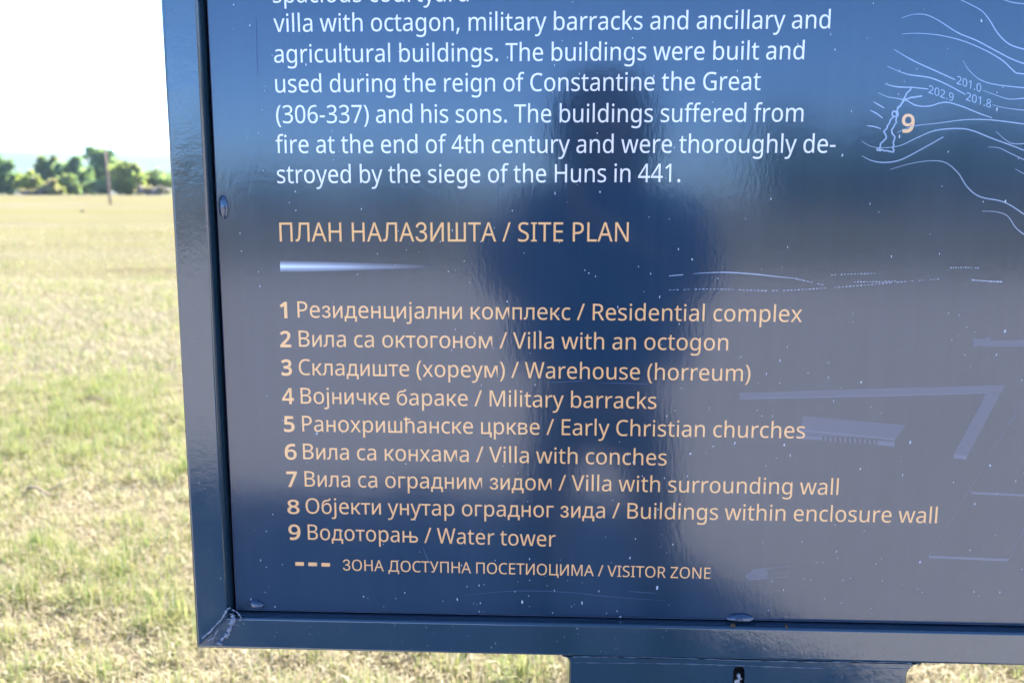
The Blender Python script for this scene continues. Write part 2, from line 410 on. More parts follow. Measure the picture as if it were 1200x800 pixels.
# ------------------------------------------------------------------ print on the panel
GLYPHS = '''a|377|144,-7 100,0 63,19 39,52 31,100 36,133 50,161 73,183 127,206 203,215 265,217 265,238 260,277 245,301 222,314 190,318 136,310 89,291 71,335 126,357 193,366 251,359 291,337 314,300 322,245 322,0 279,0 268,51 265,51 241,25 216,7 185,-3|158,41 200,47 234,66 256,98 264,144 264,176 211,174 154,167 118,152 98,130 92,99 97,73 110,55 132,44
b|413|228,-7 189,-3 158,9 134,26 116,46 111,46 99,0 57,0 57,510 116,510 116,386 115,344 113,312 116,312 134,333 158,351 189,362 228,366 269,361 305,345 335,319 358,283 372,237 376,180 372,123 358,77 335,40 305,14 269,-1|219,42 248,46 273,58 291,78 309,121 315,181 309,240 291,283 260,308 218,317 183,313 157,302 138,284 122,242 116,182 116,179 122,121 138,78 157,58 184,46
c|322|201,-7 156,-2 117,13 83,38 58,73 42,120 37,178 42,238 59,286 85,322 119,347 160,362 206,367 259,361 300,347 282,298 244,310 204,315 158,306 125,281 105,238 98,179 105,121 124,79 156,53 201,44 253,50 294,65 294,13 254,-2
d|413|185,-7 143,-2 107,14 77,40 55,76 41,123 37,179 41,236 55,283 78,319 108,346 144,361 185,367 223,363 254,351 297,314 301,314 299,339 297,367 297,510 356,510 356,0 308,0 300,48 297,48 278,27 254,9 223,-3|194,42 243,50 274,74 292,113 298,168 298,179 292,238 275,282 256,302 229,314 193,318 164,313 140,301 122,280 104,235 98,178 104,121 122,78 141,58 165,46
e|379|210,-7 162,-2 120,14 85,40 59,76 42,122 37,177 42,232 57,279 81,316 112,344 151,361 196,367 239,362 276,347 305,322 327,290 340,250 345,204 345,169 98,169 107,115 129,76 165,52 213,44 274,50 328,69 328,17 274,-1|99,216 283,216 277,257 262,290 234,311 195,318 158,312 129,291 109,259
f|231|73,0 73,314 10,314 10,342 73,362 73,383 81,443 104,483 141,506 190,514 229,510 260,502 244,455 220,462 191,465 165,460 147,446 136,420 132,383 132,360 223,360 223,314 132,314 132,0
g|413|195,-161 123,-155 65,-138 65,-84 125,-105 198,-112 240,-105 271,-85 291,-53 298,-11 298,3 298,27 300,48 297,48 268,17 231,-1 185,-7 142,-1 106,15 76,42 54,79 41,125 37,179 41,233 54,278 76,316 106,344 142,361 185,367 219,363 249,353 275,336 298,312 301,312 309,360 356,360 356,-6 352,-53 338,-92 317,-122 286,-144 245,-157|194,42 241,49 273,71 292,109 298,165 298,179 292,243 273,285 240,309 193,317 153,308 123,281 104,237 98,179 104,120 123,77 153,50
h|415|57,0 57,510 116,510 116,361 113,310 117,310 137,334 164,352 195,362 229,366 287,358 328,335 346,310 357,276 361,234 361,0 302,0 302,230 297,268 282,295 257,312 222,317 186,313 158,302 139,283 122,242 116,186 116,0
i|173|87,420 62,429 55,441 52,457 55,474 62,486 87,495 111,486 119,474 122,457 119,441 111,429|57,0 57,360 116,360 116,0
k|359|57,0 57,510 116,510 116,244 115,216 113,185 116,185 128,201 144,221 158,238 273,360 343,360 197,206 353,0 281,0 156,168 116,132 116,0
l|173|57,0 57,510 116,510 116,0
m|628|57,0 57,360 105,360 113,311 117,311 137,336 162,353 192,363 223,367 273,360 310,340 333,306 336,306 358,333 386,352 418,363 452,367 505,359 543,335 566,295 574,234 574,0 515,0 515,232 511,269 497,296 474,312 442,317 397,309 367,287 350,250 345,199 345,0 286,0 286,232 281,269 268,296 245,312 212,317 180,313 155,302 137,283 121,242 116,187 116,0
n|415|57,0 57,360 105,360 113,311 117,311 138,336 165,353 197,363 230,367 287,359 328,335 346,310 357,277 361,234 361,0 302,0 302,230 297,268 282,295 257,312 222,317 186,313 158,302 139,283 122,242 116,187 116,0
o|406|202,-7 157,-1 117,15 84,42 58,79 42,125 37,181 42,236 57,282 82,318 116,345 156,361 204,367 250,361 290,345 324,318 349,282 365,236 370,181 365,126 350,79 325,42 291,15 250,-1|203,42 237,46 263,59 283,80 303,123 309,181 303,238 283,281 263,301 236,313 203,317 169,313 143,301 123,281 104,238 98,181 104,123 123,80 143,59 170,46
p|413|57,-161 57,360 105,360 113,311 116,311 135,333 158,351 189,363 228,367 270,362 305,346 335,320 358,284 372,238 376,181 372,124 358,78 335,41 305,14 269,-1 228,-7 190,-3 159,9 116,46 112,46 115,17 116,-13 116,-161|219,42 249,47 273,60 291,82 305,110 315,181 309,237 291,280 272,301 248,313 218,317 171,309 140,286 123,247 116,192 116,181 122,122 138,78 157,58 184,46
q|413|297,-161 297,-7 298,21 300,48 296,48 278,27 254,9 222,-3 183,-7 143,-2 107,14 78,40 55,76 41,123 37,179 42,236 55,283 78,319 108,346 144,361 185,367 224,363 255,351 279,333 298,311 300,311 309,360 356,360 356,-161|195,42 242,50 274,73 291,112 298,167 298,179 292,239 275,282 256,302 228,314 193,318 164,313 140,301 122,280 104,235 98,178 104,121 122,78 141,58 165,46
r|277|57,0 57,360 105,360 112,294 115,294 135,322 160,345 190,361 225,367 247,366 267,363 260,308 241,312 221,313 194,309 169,298 147,280 131,256 120,226 116,192 116,0
s|322|148,-7 83,-1 35,16 35,70 87,50 149,41 188,45 214,55 229,72 234,94 227,118 200,140 146,164 86,191 48,223 38,244 34,271 38,299 51,323 72,342 115,360 169,367 231,360 284,343 264,296 216,312 165,318 133,315 110,307 95,293 91,275 99,249 129,229 183,206 242,180 279,147 288,126 291,99 287,67 274,41 253,20 207,0
t|242|167,-7 115,3 94,16 77,37 65,66 62,105 62,314 11,314 11,343 62,366 86,443 121,443 121,360 225,360 225,314 121,314 121,106 125,77 137,57 155,46 177,42 205,44 228,49 228,4 201,-4
u|415|184,-7 127,1 86,25 68,49 57,83 53,124 53,360 113,360 113,128 118,91 133,64 158,48 193,42 229,46 256,57 276,76 293,117 299,173 299,360 358,360 358,0 310,0 301,48 298,48 277,23 250,6 218,-3
v|341|136,0 0,360 63,360 140,148 151,115 162,80 169,52 171,52 179,81 190,116 201,148 278,360 341,360 204,0
w|528|106,1 7,361 69,361 118,169 132,110 142,61 144,61 151,89 159,125 169,158 232,361 297,361 359,158 373,108 383,62 385,62 395,108 410,169 460,361 520,361 420,1 351,1 289,203 274,258 265,299 262,299 253,258 238,203 173,1
x|355|12,0 142,184 18,360 85,360 178,224 270,360 336,360 212,184 343,0 276,0 178,144 79,0
y|343|56,-161 28,-160 7,-156 7,-109 25,-111 47,-113 75,-108 97,-95 114,-75 127,-49 146,-1 1,360 64,360 142,155 160,104 172,57 175,57 187,101 206,156 279,360 343,360 187,-50 166,-96 139,-131 103,-154
A|429|0,0 187,482 242,482 428,0 366,0 308,148 118,148 61,0|138,202 290,202 236,347 230,367 221,396 214,419 203,378 193,347
B|437|65,0 65,480 202,480 281,473 338,453 364,431 379,400 384,361 378,322 361,290 332,268 293,255 293,251 348,234 369,218 386,197 397,170 400,136 395,96 380,63 356,36 322,16 282,4 234,0|126,275 214,275 266,280 299,295 316,320 322,354 315,388 294,411 258,424 205,428 126,428|126,51 222,51 276,57 311,76 330,105 336,141 329,175 310,202 274,219 218,225 126,225
C|424|261,-7 194,1 139,24 96,60 65,109 47,170 41,240 48,309 67,368 100,418 146,455 203,478 271,486 342,479 404,458 379,407 330,425 271,433 223,427 182,410 149,381 124,343 110,296 105,240 109,184 123,137 146,98 178,69 219,52 270,46 330,52 385,65 385,13 329,-2
D|490|65,0 65,480 213,480 281,473 338,453 385,419 420,374 442,315 449,244 442,170 420,109 383,61 333,27 272,7 199,0|126,52 191,52 250,57 299,73 337,99 364,136 380,184 385,242 380,301 364,348 338,383 302,408 258,423 204,428 126,428
E|373|65,0 65,480 333,480 333,426 126,426 126,277 321,277 321,224 126,224 126,53 333,53 333,0
F|349|65,0 65,480 333,480 333,426 126,426 126,257 320,257 320,203 126,203 126,0
G|489|271,-7 202,1 145,23 100,59 67,108 48,169 41,240 48,310 71,370 107,419 155,456 217,479 289,486 366,479 433,458 410,406 352,425 286,433 233,427 188,410 152,381 125,343 109,296 104,240 109,186 123,139 146,100 181,70 226,52 285,46 338,49 379,57 379,199 273,199 273,253 439,253 439,18 361,-1
H|498|65,0 65,480 126,480 126,277 371,277 371,480 432,480 432,0 371,0 371,224 126,224 126,0
I|228|27,0 27,35 83,48 83,431 27,445 27,480 200,480 200,445 144,431 144,48 200,35 200,0
L|352|65,0 65,480 126,480 126,54 335,54 335,0
M|609|65,0 65,480 154,480 302,87 305,87 455,480 544,480 544,0 484,0 484,295 486,364 489,420 486,420 326,0 277,0 119,420 116,420 120,364 121,291 121,0
N|510|65,0 65,480 135,480 391,83 394,83 392,115 390,162 389,209 389,480 445,480 445,0 375,0 118,398 116,398 119,340 121,268 121,0
O|525|263,-7 194,1 139,24 96,61 65,111 47,171 41,241 47,310 65,370 96,419 139,456 195,479 263,487 329,479 384,456 427,420 458,370 477,310 484,240 477,171 458,110 427,61 384,24 329,1|263,46 312,51 352,69 382,98 403,137 416,184 420,240 416,297 403,344 382,382 352,411 313,428 263,434 214,428 174,411 143,382 122,344 109,297 105,240 109,184 122,137 143,98 173,69 213,51
P|406|65,0 65,480 192,480 249,475 295,463 329,443 353,415 367,380 372,338 368,300 354,264 330,233 294,208 245,192 181,187 126,187 126,0|126,238 174,238 234,244 276,261 295,279 306,304 310,336 302,376 280,405 242,422 187,428 126,428
R|418|65,0 65,480 197,480 252,476 296,464 329,446 353,419 367,385 372,343 369,308 358,279 342,256 322,239 276,215 408,0 337,0 221,198 126,198 126,0|126,249 197,249 248,255 283,272 303,301 310,340 303,381 281,407 245,422 194,427 126,427
S|369|166,-7 91,-1 34,16 34,74 94,54 169,46 216,51 249,66 270,91 277,123 267,163 232,192 164,222 110,246 72,276 48,314 40,364 45,400 60,429 83,454 114,471 151,483 193,486 266,479 326,459 307,408 253,426 192,433 153,428 124,414 107,392 101,363 111,323 144,294 206,267 278,233 303,214 322,191 333,163 337,128 332,89 317,56 291,29 256,9 215,-3
T|373|156,0 156,426 7,426 7,480 366,480 366,426 217,426 217,0
V|403|171,0 0,480 63,480 171,172 189,117 201,67 214,117 232,173 339,480 403,480 232,0
W|625|135,0 8,480 71,480 146,187 160,127 169,73 179,130 194,190 279,480 341,480 429,188 445,127 455,73 465,127 479,187 553,480 616,480 488,0 427,0 334,314 323,353 314,388 310,409 303,372 287,312 196,0
X|394|3,0 162,250 13,480 80,480 197,291 316,480 379,480 231,251 391,0 322,0 195,208 66,0
Z|384|26,0 26,46 278,426 34,426 34,480 351,480 351,434 99,54 358,54 358,0
0|384|191,-7 142,1 102,22 72,59 50,108 37,169 33,240 37,313 49,373 69,422 99,458 140,480 191,487 241,480 281,458 312,422 334,373 347,313 351,240 347,169 335,108 314,59 284,23 243,1|191,44 224,49 249,65 268,92 286,154 291,240 286,326 268,388 249,415 224,431 191,437 159,431 133,415 115,388 98,326 92,240 98,154 115,93 133,65 159,49
1|384|181,0 181,335 181,381 183,418 164,400 142,381 91,339 60,379 189,480 238,480 238,0
2|384|32,0 32,49 158,176 219,240 257,296 266,324 269,355 263,390 246,415 219,431 185,436 152,433 123,424 69,390 38,430 102,470 141,482 185,486 245,478 291,452 312,427 325,396 330,359 326,322 314,288 271,224 207,155 107,56 107,54 349,54 349,0
3|384|162,-7 92,-1 30,19 30,75 95,51 163,43 218,49 256,68 277,98 284,138 280,165 268,186 249,202 206,217 150,222 103,222 103,273 150,273 202,279 240,298 263,326 271,363 265,394 247,417 219,432 183,437 147,434 117,425 62,396 33,437 96,471 137,483 183,486 229,483 266,471 294,453 322,415 331,367 324,324 304,290 273,267 232,253 232,250 282,237 318,214 339,179 346,136 341,97 326,62 302,33 266,11 220,-2
4|384|244,0 244,109 14,109 14,159 240,482 301,482 301,162 371,162 371,109 301,109 301,0|72,162 244,162 244,313 245,372 247,419 244,419 231,392 216,367
5|384|167,-7 97,0 42,19 42,75 101,52 167,44 215,50 253,69 277,101 285,147 278,189 257,219 219,238 165,244 122,241 83,234 54,253 72,480 312,480 312,426 122,426 111,287 142,291 185,294 231,290 270,278 302,257 326,229 341,195 346,153 341,107 325,68 299,36 263,12 219,-2
6|384|200,-7 157,-1 118,16 84,45 59,86 42,139 37,205 46,307 59,354 79,397 108,434 146,462 195,480 257,486 288,485 316,480 316,430 288,436 258,438 215,434 181,422 153,404 132,380 117,351 106,318 96,244 100,244 119,266 143,284 174,296 214,300 253,296 286,283 314,262 336,233 348,197 353,154 348,108 334,69 311,36 281,12 244,-2|199,43 238,50 268,70 288,105 294,154 288,195 271,227 242,247 201,254 172,251 146,241 126,226 110,208 100,187 97,166 108,108 122,82 142,61 168,48
7|384|91,0 288,426 30,426 30,480 351,480 351,434 156,0
8|384|193,-7 146,-3 106,8 75,27 51,53 38,85 33,122 36,153 47,179 83,221 132,251 100,273 73,299 54,332 48,372 53,406 67,434 89,456 118,473 153,483 191,486 249,479 295,457 317,434 331,406 335,371 332,344 323,321 289,283 244,254 298,222 336,181 347,155 351,124 346,87 332,55 308,29 276,9 238,-3|194,277 253,312 271,337 277,369 271,399 253,421 226,434 191,439 157,434 130,421 112,399 106,369 109,347 118,328 150,299|192,40 235,46 267,63 286,90 293,124 286,156 265,182 233,203 192,222 181,226 142,206 114,183 96,155 91,122 97,90 116,63 147,46
9|384|129,-7 98,-5 69,0 69,50 128,42 171,46 205,57 233,75 254,99 269,128 280,161 289,235 285,235 267,214 243,196 211,183 171,179 133,184 99,196 72,217 50,246 38,282 34,324 38,371 53,411 76,443 106,467 143,481 187,486 230,480 269,463 302,434 328,393 344,340 349,275 340,173 327,125 307,82 279,46 240,17 191,-1|184,226 214,229 240,239 261,254 276,272 286,292 289,314 278,371 264,397 244,418 218,432 187,437 149,430 119,409 99,374 92,325 98,284 115,252 143,232
(|201|126,-106 81,-43 51,28 33,104 27,184 33,265 51,342 81,415 126,480 181,480 140,413 110,340 93,264 87,185 93,108 110,32 140,-40 181,-106
)|201|21,-106 62,-40 91,32 109,108 115,185 109,264 91,340 61,413 20,480 76,480 120,415 151,342 169,265 175,184 169,104 151,28 120,-43 76,-106
/|250|7,0 185,480 243,480 64,0
.|180|89,-9 60,1 51,15 48,36 51,57 60,71 89,81 119,71 129,57 132,36 129,15 119,1
,|180|28,-87 47,-3 61,78 124,78 129,71 104,-8 71,-87
-|216|27,154 27,206 189,206 189,154
j|173|87,420 62,429 55,441 52,457 55,474 62,486 87,495 111,486 119,474 122,457 119,441 111,429|15,-161 -15,-159 -37,-153 -37,-105 -16,-110 7,-112 27,-109 43,-100 54,-83 57,-56 57,360 116,360 116,-54 110,-99 92,-133 61,-154
б|411|208,-8 161,-2 119,15 84,44 57,82 40,129 34,185 34,198 41,301 62,376 79,403 101,426 127,443 159,455 238,468 273,475 290,488 294,509 349,509 346,483 338,461 324,444 304,431 238,417 192,411 155,401 127,383 107,356 93,318 85,266 86,266 118,314 167,350 197,360 229,363 269,357 304,339 334,311 357,274 372,230 377,181 372,130 355,84 329,46 295,17 254,-2|208,46 240,50 266,62 287,81 303,108 313,140 316,178 313,216 304,249 289,275 268,294 242,306 211,310 179,305 151,293 128,272 110,245 99,213 96,175 99,140 109,109 126,82 148,62 176,50
в|392|53,0 53,379 208,379 264,372 307,352 334,320 343,278 339,248 324,226 300,209 270,199 312,185 345,152 355,130 358,102 354,75 343,50 325,29 300,13 269,3 232,0|111,56 232,56 259,59 279,70 291,86 295,108 291,133 279,153 259,165 232,169 111,169|111,220 209,220 239,224 263,234 277,251 282,273 277,294 262,310 239,320 208,324 111,324
г|304|290,379 290,323 114,323 114,0 53,0 53,379
д|427|13,-110 13,56 44,56 65,82 79,116 90,164 98,231 110,379 356,379 356,56 414,56 414,-110 353,-110 353,0 74,0 74,-110|114,56 295,56 295,323 166,323 157,231 143,127 131,87
ж|563|21,0 174,193 23,379 95,379 221,218 252,218 252,379 313,379 313,218 342,218 468,379 541,379 390,193 543,0 469,0 342,162 313,162 313,0 252,0 252,162 223,162 95,0
з|343|171,-4 134,-1 101,8 73,23 51,43 37,67 31,95 94,95 100,76 117,61 142,51 171,47 202,52 227,65 243,84 249,109 243,134 226,154 198,167 163,171 138,171 138,217 163,217 193,221 217,233 233,252 238,276 234,299 220,318 199,330 173,334 145,330 122,319 105,303 99,281 40,281 45,310 59,335 80,356 107,371 138,381 173,384 209,380 239,370 264,353 283,332 294,307 298,279 293,249 277,224 254,207 225,197 225,194 263,183 291,164 307,137 313,104 308,75 294,48 273,26 244,10 210,-1
и|411|358,0 296,0 296,274 293,274 111,0 53,0 53,379 114,379 114,104 118,104 300,379 358,379
к|376|53,0 53,379 114,379 114,215 152,215 288,379 366,379 213,196 368,0 290,0 167,159 114,159 114,0
л|400|6,0 6,56 20,56 48,63 67,86 78,133 84,211 91,379 348,379 348,0 286,0 286,323 149,323 143,189 129,84 115,47 94,21 65,5 27,0
м|535|53,0 53,379 144,379 232,168 246,132 257,100 265,70 273,41 263,41 270,69 278,100 289,132 303,168 390,379 482,379 482,0 421,0 421,197 421,237 422,276 422,315 423,354 430,354 415,300 399,252 377,198 294,0 240,0 156,198 135,252 118,300 102,354 111,354 112,318 113,279 113,238 113,197 113,0
н|409|309,223 309,167 99,167 99,223|114,379 114,0 53,0 53,379|356,379 356,0 295,0 295,379
п|408|355,379 355,0 294,0 294,323 114,323 114,0 53,0 53,379
т|325|132,0 132,325 6,325 6,379 319,379 319,325 193,325 193,0
ц|415|53,0 53,379 114,379 114,56 294,56 294,379 355,379 355,0|344,-109 344,0 318,0 318,56 405,56 405,-109
ч|401|198,118 138,127 92,153 70,181 57,216 53,258 53,379 114,379 114,258 120,221 138,195 165,180 198,175 264,182 324,199 324,143 285,130 244,122|287,0 287,379 348,379 348,0
ш|572|53,379 114,379 114,56 255,56 255,379 316,379 316,56 458,56 458,379 519,379 519,0 53,0
ћ|410|114,227 114,0 53,0 53,509 114,509 114,287 102,287 124,332 152,362 187,379 227,384 264,380 295,369 321,349 341,321 353,285 357,240 357,0 296,0 296,235 290,275 273,304 246,323 210,329 184,326 161,317 141,303 126,283 117,257|2,420 2,467 222,467 222,420
њ|625|346,0 346,56 456,56 487,60 510,70 524,87 529,110 524,134 510,151 487,162 456,166 345,166 345,222 456,222 512,215 554,193 582,158 591,112 582,66 554,30 512,8 456,0|53,0 53,379 114,379 114,0|99,165 99,222 309,222 309,165|294,0 294,379 355,379 355,0
Д|569|32,-109 32,57 73,57 97,86 117,132 133,199 145,294 162,509 480,509 480,57 537,57 537,-109 475,-109 475,0 94,0 94,-109|147,57 416,57 416,452 221,452 208,294 196,194 176,111 163,80
П|517|457,509 457,0 392,0 392,452 125,452 125,0 60,0 60,509
Л|520|32,0 32,57 45,57 84,66 97,80 107,103 119,181 146,509 460,509 460,0 395,0 395,452 205,452 182,175 170,97 147,42 131,24 109,10 83,3 51,0
З|431|216,-7 169,-2 127,11 92,31 66,59 48,93 42,132 107,132 112,108 123,88 140,71 161,60 215,50 246,53 272,61 295,74 312,92 323,114 326,139 323,165 312,188 295,207 272,221 242,230 207,233 166,233 166,289 207,289 260,299 281,312 296,329 305,351 309,375 306,399 297,420 284,437 265,449 216,460 167,450 130,422 119,402 115,378 53,378 59,417 76,450 102,478 135,498 174,511 217,516 262,511 300,497 330,475 353,446 367,414 372,378 366,339 349,306 322,280 287,264 287,260 317,252 342,238 363,219 378,196 387,169 390,139 384,99 367,64 341,35 306,12 264,-2
И|523|463,0 398,0 398,291 399,328 402,384 404,454 416,452 376,381 346,331 321,290 137,0 60,0 60,509 125,509 125,195 124,157 123,108 118,54 110,55 136,107 161,151 180,183 388,509 463,509
Ш|666|60,509 125,509 125,57 301,57 301,509 365,509 365,57 542,57 542,509 606,509 606,0 60,0
Ц|502|442,0 60,0 60,509 125,509 125,57 378,57 378,509 442,509|430,-109 430,0 405,0 405,56 492,56 491,-109
Б|449|60,0 60,509 364,509 364,452 125,452 125,295 242,295 290,291 332,278 365,256 390,228 406,192 411,151 406,108 390,71 365,41 332,18 290,5 242,0|125,56 240,56 286,63 320,81 340,111 347,151 340,188 320,216 286,233 240,239 125,239
У|437|87,0 87,57 122,57 163,65 176,76 185,92 195,116 16,509 87,509 154,357 185,282 209,215 232,149 214,149 248,245 290,357 351,509 420,509 244,84 220,40 204,24 184,11 156,3 121,0
ј|167|53,379 114,379 114,-30 111,-63 102,-90 86,-113 65,-129 37,-139 4,-143 -10,-143 -10,-87 2,-87 25,-83 40,-72 50,-54 53,-29|83,443 67,446 53,455 44,468 41,483 44,499 53,512 67,521 83,524 100,521 114,512 123,499 126,483 123,468 114,455 100,446'''
G = {}
for row in GLYPHS.split('\n'):
    if not row: continue
    ch, adv, *cs = row.split('|')
    G[ch] = (int(adv), [[tuple(map(int, p.split(','))) for p in c_.split(' ')] for c_ in cs])
CYR = set('бвгджзиклмнптцчшћњДПЛЗИШЦБУ')
ALIAS = dict(zip('аеорсухАВЕОРСТНМХј', 'aeopcyxABEOPCTHMXj'))
def area(c_): return sum(c_[i][0] * c_[(i + 1) % len(c_)][1] - c_[(i + 1) % len(c_)][0] * c_[i][1] for i in range(len(c_))) / 2
def inside(pt, c_):
    r = False
    for i in range(len(c_)):
        (x1, y1), (x2, y2) = c_[i], c_[i - 1]
        if (y1 > pt[1]) != (y2 > pt[1]) and pt[0] < (x2 - x1) * (pt[1] - y1) / (y2 - y1) + x1: r = not r
    return r
def embolden(c_, d):
    out = []; n = len(c_)
    for i in range(n):
        a, b, e = Vector(c_[i - 1]), Vector(c_[i]), Vector(c_[(i + 1) % n])
        d1, d2 = (b - a).normalized(), (e - b).normalized()
        n1, n2 = Vector((-d1.y, d1.x)), Vector((-d2.y, d2.x)); m = n1 + n2
        m = m / max(.6, m.length_squared / 2) if m.length > .1 else n1
        out.append(tuple(b + m * d))
    return out
def layout(text, bold=0.0):
    """list of (groups, x offset) in thousandths of a unit, and the width from first to last ink"""
    x = 0; items = []; lo = hi = None
    for ch in text:
        if ch == ' ': x += 168; continue
        key = ALIAS.get(ch, ch); adv, cs = G[key]; sc = .943 if key in CYR else 1.0
        cs = [[(p[0] * sc, p[1] * sc) for p in c_] for c_ in cs]
        if bold: cs = [embolden(c_, bold if area(c_) < 0 else bold * .3) for c_ in cs]
        outers = [c_ for c_ in cs if area(c_) < 0]; holes = [c_ for c_ in cs if area(c_) > 0]
        grp = [[o_] + [h_ for h_ in holes if inside(h_[0], o_)] for o_ in outers]
        xs = [p[0] for c_ in cs for p in c_]
        lo = x + min(xs) if lo is None else lo; hi = x + max(xs)
        items.append((grp, x)); x += adv * sc + (bold * 1.4 if bold else 0)
    return items, lo, hi
def set_text(V_, F_, text, left, right, base_l, base_r, cap_px, cap_units=480, bold=0.0):
    """write one line on the panel, from photo pixels: ends of the ink, ends of the baseline, letter height"""
    A, B = at(left, base_l), at(right, base_r)
    up = (at(left, base_l - cap_px) - A).z / cap_units
    items, lo, hi = layout(text, bold); k = (B.x - A.x) / (hi - lo); slope = (B.z - A.z) / (B.x - A.x)
    lay = 0
    for grp, x0 in items:
        for gi, loops in enumerate(grp):
            b0 = len(V_)
            y = -.00030 - .00004 * gi
            for lp in loops:
                for (x, z) in lp:
                    X = A.x + (x + x0 - lo) * k; V_.append((X, y, A.z + z * up + slope * (X - A.x)))
            for t in tessellate_polygon([[Vector((p[0], p[1], 0)) for p in lp] for lp in loops]): F_.append(tuple(b0 + i for i in t))
    return
def face_front(me):
    bm_ = bmesh.new(); bm_.from_mesh(me)
    for f_ in bm_.faces:
        f_.normal_update()
        if f_.normal.y > 0: f_.normal_flip()
    bm_.to_mesh(me); bm_.free(); return me
def printed(name, V_, F_, mat, label=None, lift=0.0):
    V_ = [(x, (y - lift) * .3, z) for x, y, z in V_]    # a film of ink a fraction of a millimetre thick
    o = link(name, face_front(pymesh(name, V_, F_)), mat, panel)
    if label: o['label'] = label
    return o
para = [("spacious courtyard", 320, 549, 3.6, 2.0), ("villa with octagon, military barracks and ancillary and", 321, 972.5, 37.8, 33.6), ("agricultural buildings. The buildings were built and", 321.5, 942, 73.8, 69.8),
        ("used during the reign of Constantine the Great", 323, 891, 108.7, 105.8), ("(306-337) and his sons. The buildings suffered from", 324, 941, 144.6, 142.8),
        ("fire at the end of 4th century and were thoroughly de-", 323.5, 978.5, 179.6, 179.2), ("stroyed by the siege of the Huns in 441.", 325, 797, 214.8, 213.3)]
for t, l, r, b0, b1 in para:
    V_, F_ = [], []; set_text(V_, F_, t, l, r, b0, b1, 22.3, 510); printed('paragraph_line', V_, F_, lift=.0007, mat=m_white.m)
V_, F_ = [], []; set_text(V_, F_, "ПЛАН НАЛАЗИШТА / SITE PLAN", 328, 736.5, 283, 283, 22.2); printed('heading', V_, F_, lift=.0007, mat=m_peach.m)
legend = [("1", 328.3, 337, "Резиденцијални комплекс / Residential complex", 349, 939.5, 372, 377.2), ("2", 328.5, 341.5, "Вила са октогоном / Villa with an octogon", 350.5, 853, 406, 410.5),
          ("3", 330, 342.5, "Складиште (хореум) / Warehouse (horreum)", 350.5, 879, 439.2, 446.4), ("4", 331, 344.7, "Војничке бараке / Military barracks", 352.7, 769, 472.6, 478.8),
          ("5", 333, 345.5, "Ранохришћанске цркве / Early Christian churches", 354.5, 943, 505.2, 513.4), ("6", 334, 348, "Вила са конхама / Villa with conches", 355.5, 781, 537.6, 545),
          ("7", 336, 348.5, "Вила са оградним зидом / Villa with surrounding wall", 357.3, 982, 569.6, 579.5), ("8", 337, 351.3, "Објекти унутар оградног зида / Buildings within enclosure wall", 358.5, 1097.5, 601.2, 612.6),
          ("9", 338.5, 352.5, "Водоторањ / Water tower", 361, 651, 631.7, 640)]
for d, dl, dr, t, l, r, b0, b1 in legend:
    V_, F_ = [], []; h_ = 19 - (b0 - 372) / 260 * 1.2
    sl = (b1 - b0) / (r - l)
    set_text(V_, F_, d, dl, dr, b0 - sl * 20 + .2, b0 - sl * 12 + .2, h_ * (.86 if d == '8' else .94), bold=18)
    set_text(V_, F_, t, l, r, b0, b1, h_); printed('legend_entry', V_, F_, lift=.0007, mat=m_peach.m)
V_, F_ = [], []; set_text(V_, F_, "ЗОНА ДОСТУПНА ПОСЕТИОЦИМА / VISITOR ZONE", 402, 832.3, 667.8, 677.7, 12.9); printed('legend_note', V_, F_, lift=.0007, mat=m_peach.m)
def poly(V_, F_, pts, y=-.0003):
    b = len(V_); P = [at(*p) for p in pts]
    for p in P: V_.append((p.x, y, p.z))
    for t in tessellate_polygon([[Vector((p.x, p.z, 0)) for p in P]]): F_.append(tuple(b + i for i in t))
def stroke(V_, F_, pts, w, y=-.0003, smooth=True, fade=(1, 1), rough=0):
    P = [at(*p) for p in pts]
    if smooth: P = smooth_run(P, 8)
    n = len(P); b = len(V_)
    for i, p in enumerate(P):
        t = (P[min(n - 1, i + 1)] - P[max(0, i - 1)]).normalized(); nn = Vector((-t.z, 0, t.x)); s = i / (n - 1)
        ww = w * .001 * (fade[0] + (1 - fade[0]) * min(1, s * 3)) * (fade[1] + (1 - fade[1]) * min(1, (1 - s) * 3)) / 2
        q = p + nn * rough * .001 * noise.noise(p * 300)
        for sg in (1, -1): V_.append((q.x + nn.x * ww * sg, y, q.z + nn.z * ww * sg))
    for i in range(n - 1): F_.append((b + 2 * i, b + 2 * i + 1, b + 2 * i + 3, b + 2 * i + 2))
V_, F_ = [], []
for a, b in ((346, 356.3), (361.3, 371.6), (376.6, 386.8)):
    y = 660.3 + (a - 346) * .032; poly(V_, F_, [(a, y - 1.9), (a + .8, y - 2.3), (b - .8, y - 2.1), (b, y - 1.7), (b, y + 1.6), (b - .8, y + 2.2), (a + .8, y + 2.0), (a, y + 1.6)])
printed('dash_symbol', V_, F_, m_peach.m)
V_, F_ = [], []; N = 24
for i in range(N + 1):
    t = i / N; x = 328.3 + (505 - 328.3) * t; hh = 6.0 * (1 - t) ** .8 + .9
    cz = 312.2
    for s in (-1, -.5, 0, .5, 1): p = at(x, cz + hh * s); V_.append((p.x, -.0003, p.z))
for i in range(N):
    for j in range(4): a = i * 5 + j; F_.append((a, a + 1, a + 6, a + 5))
printed('accent_bar', V_, F_, m_accent.m)
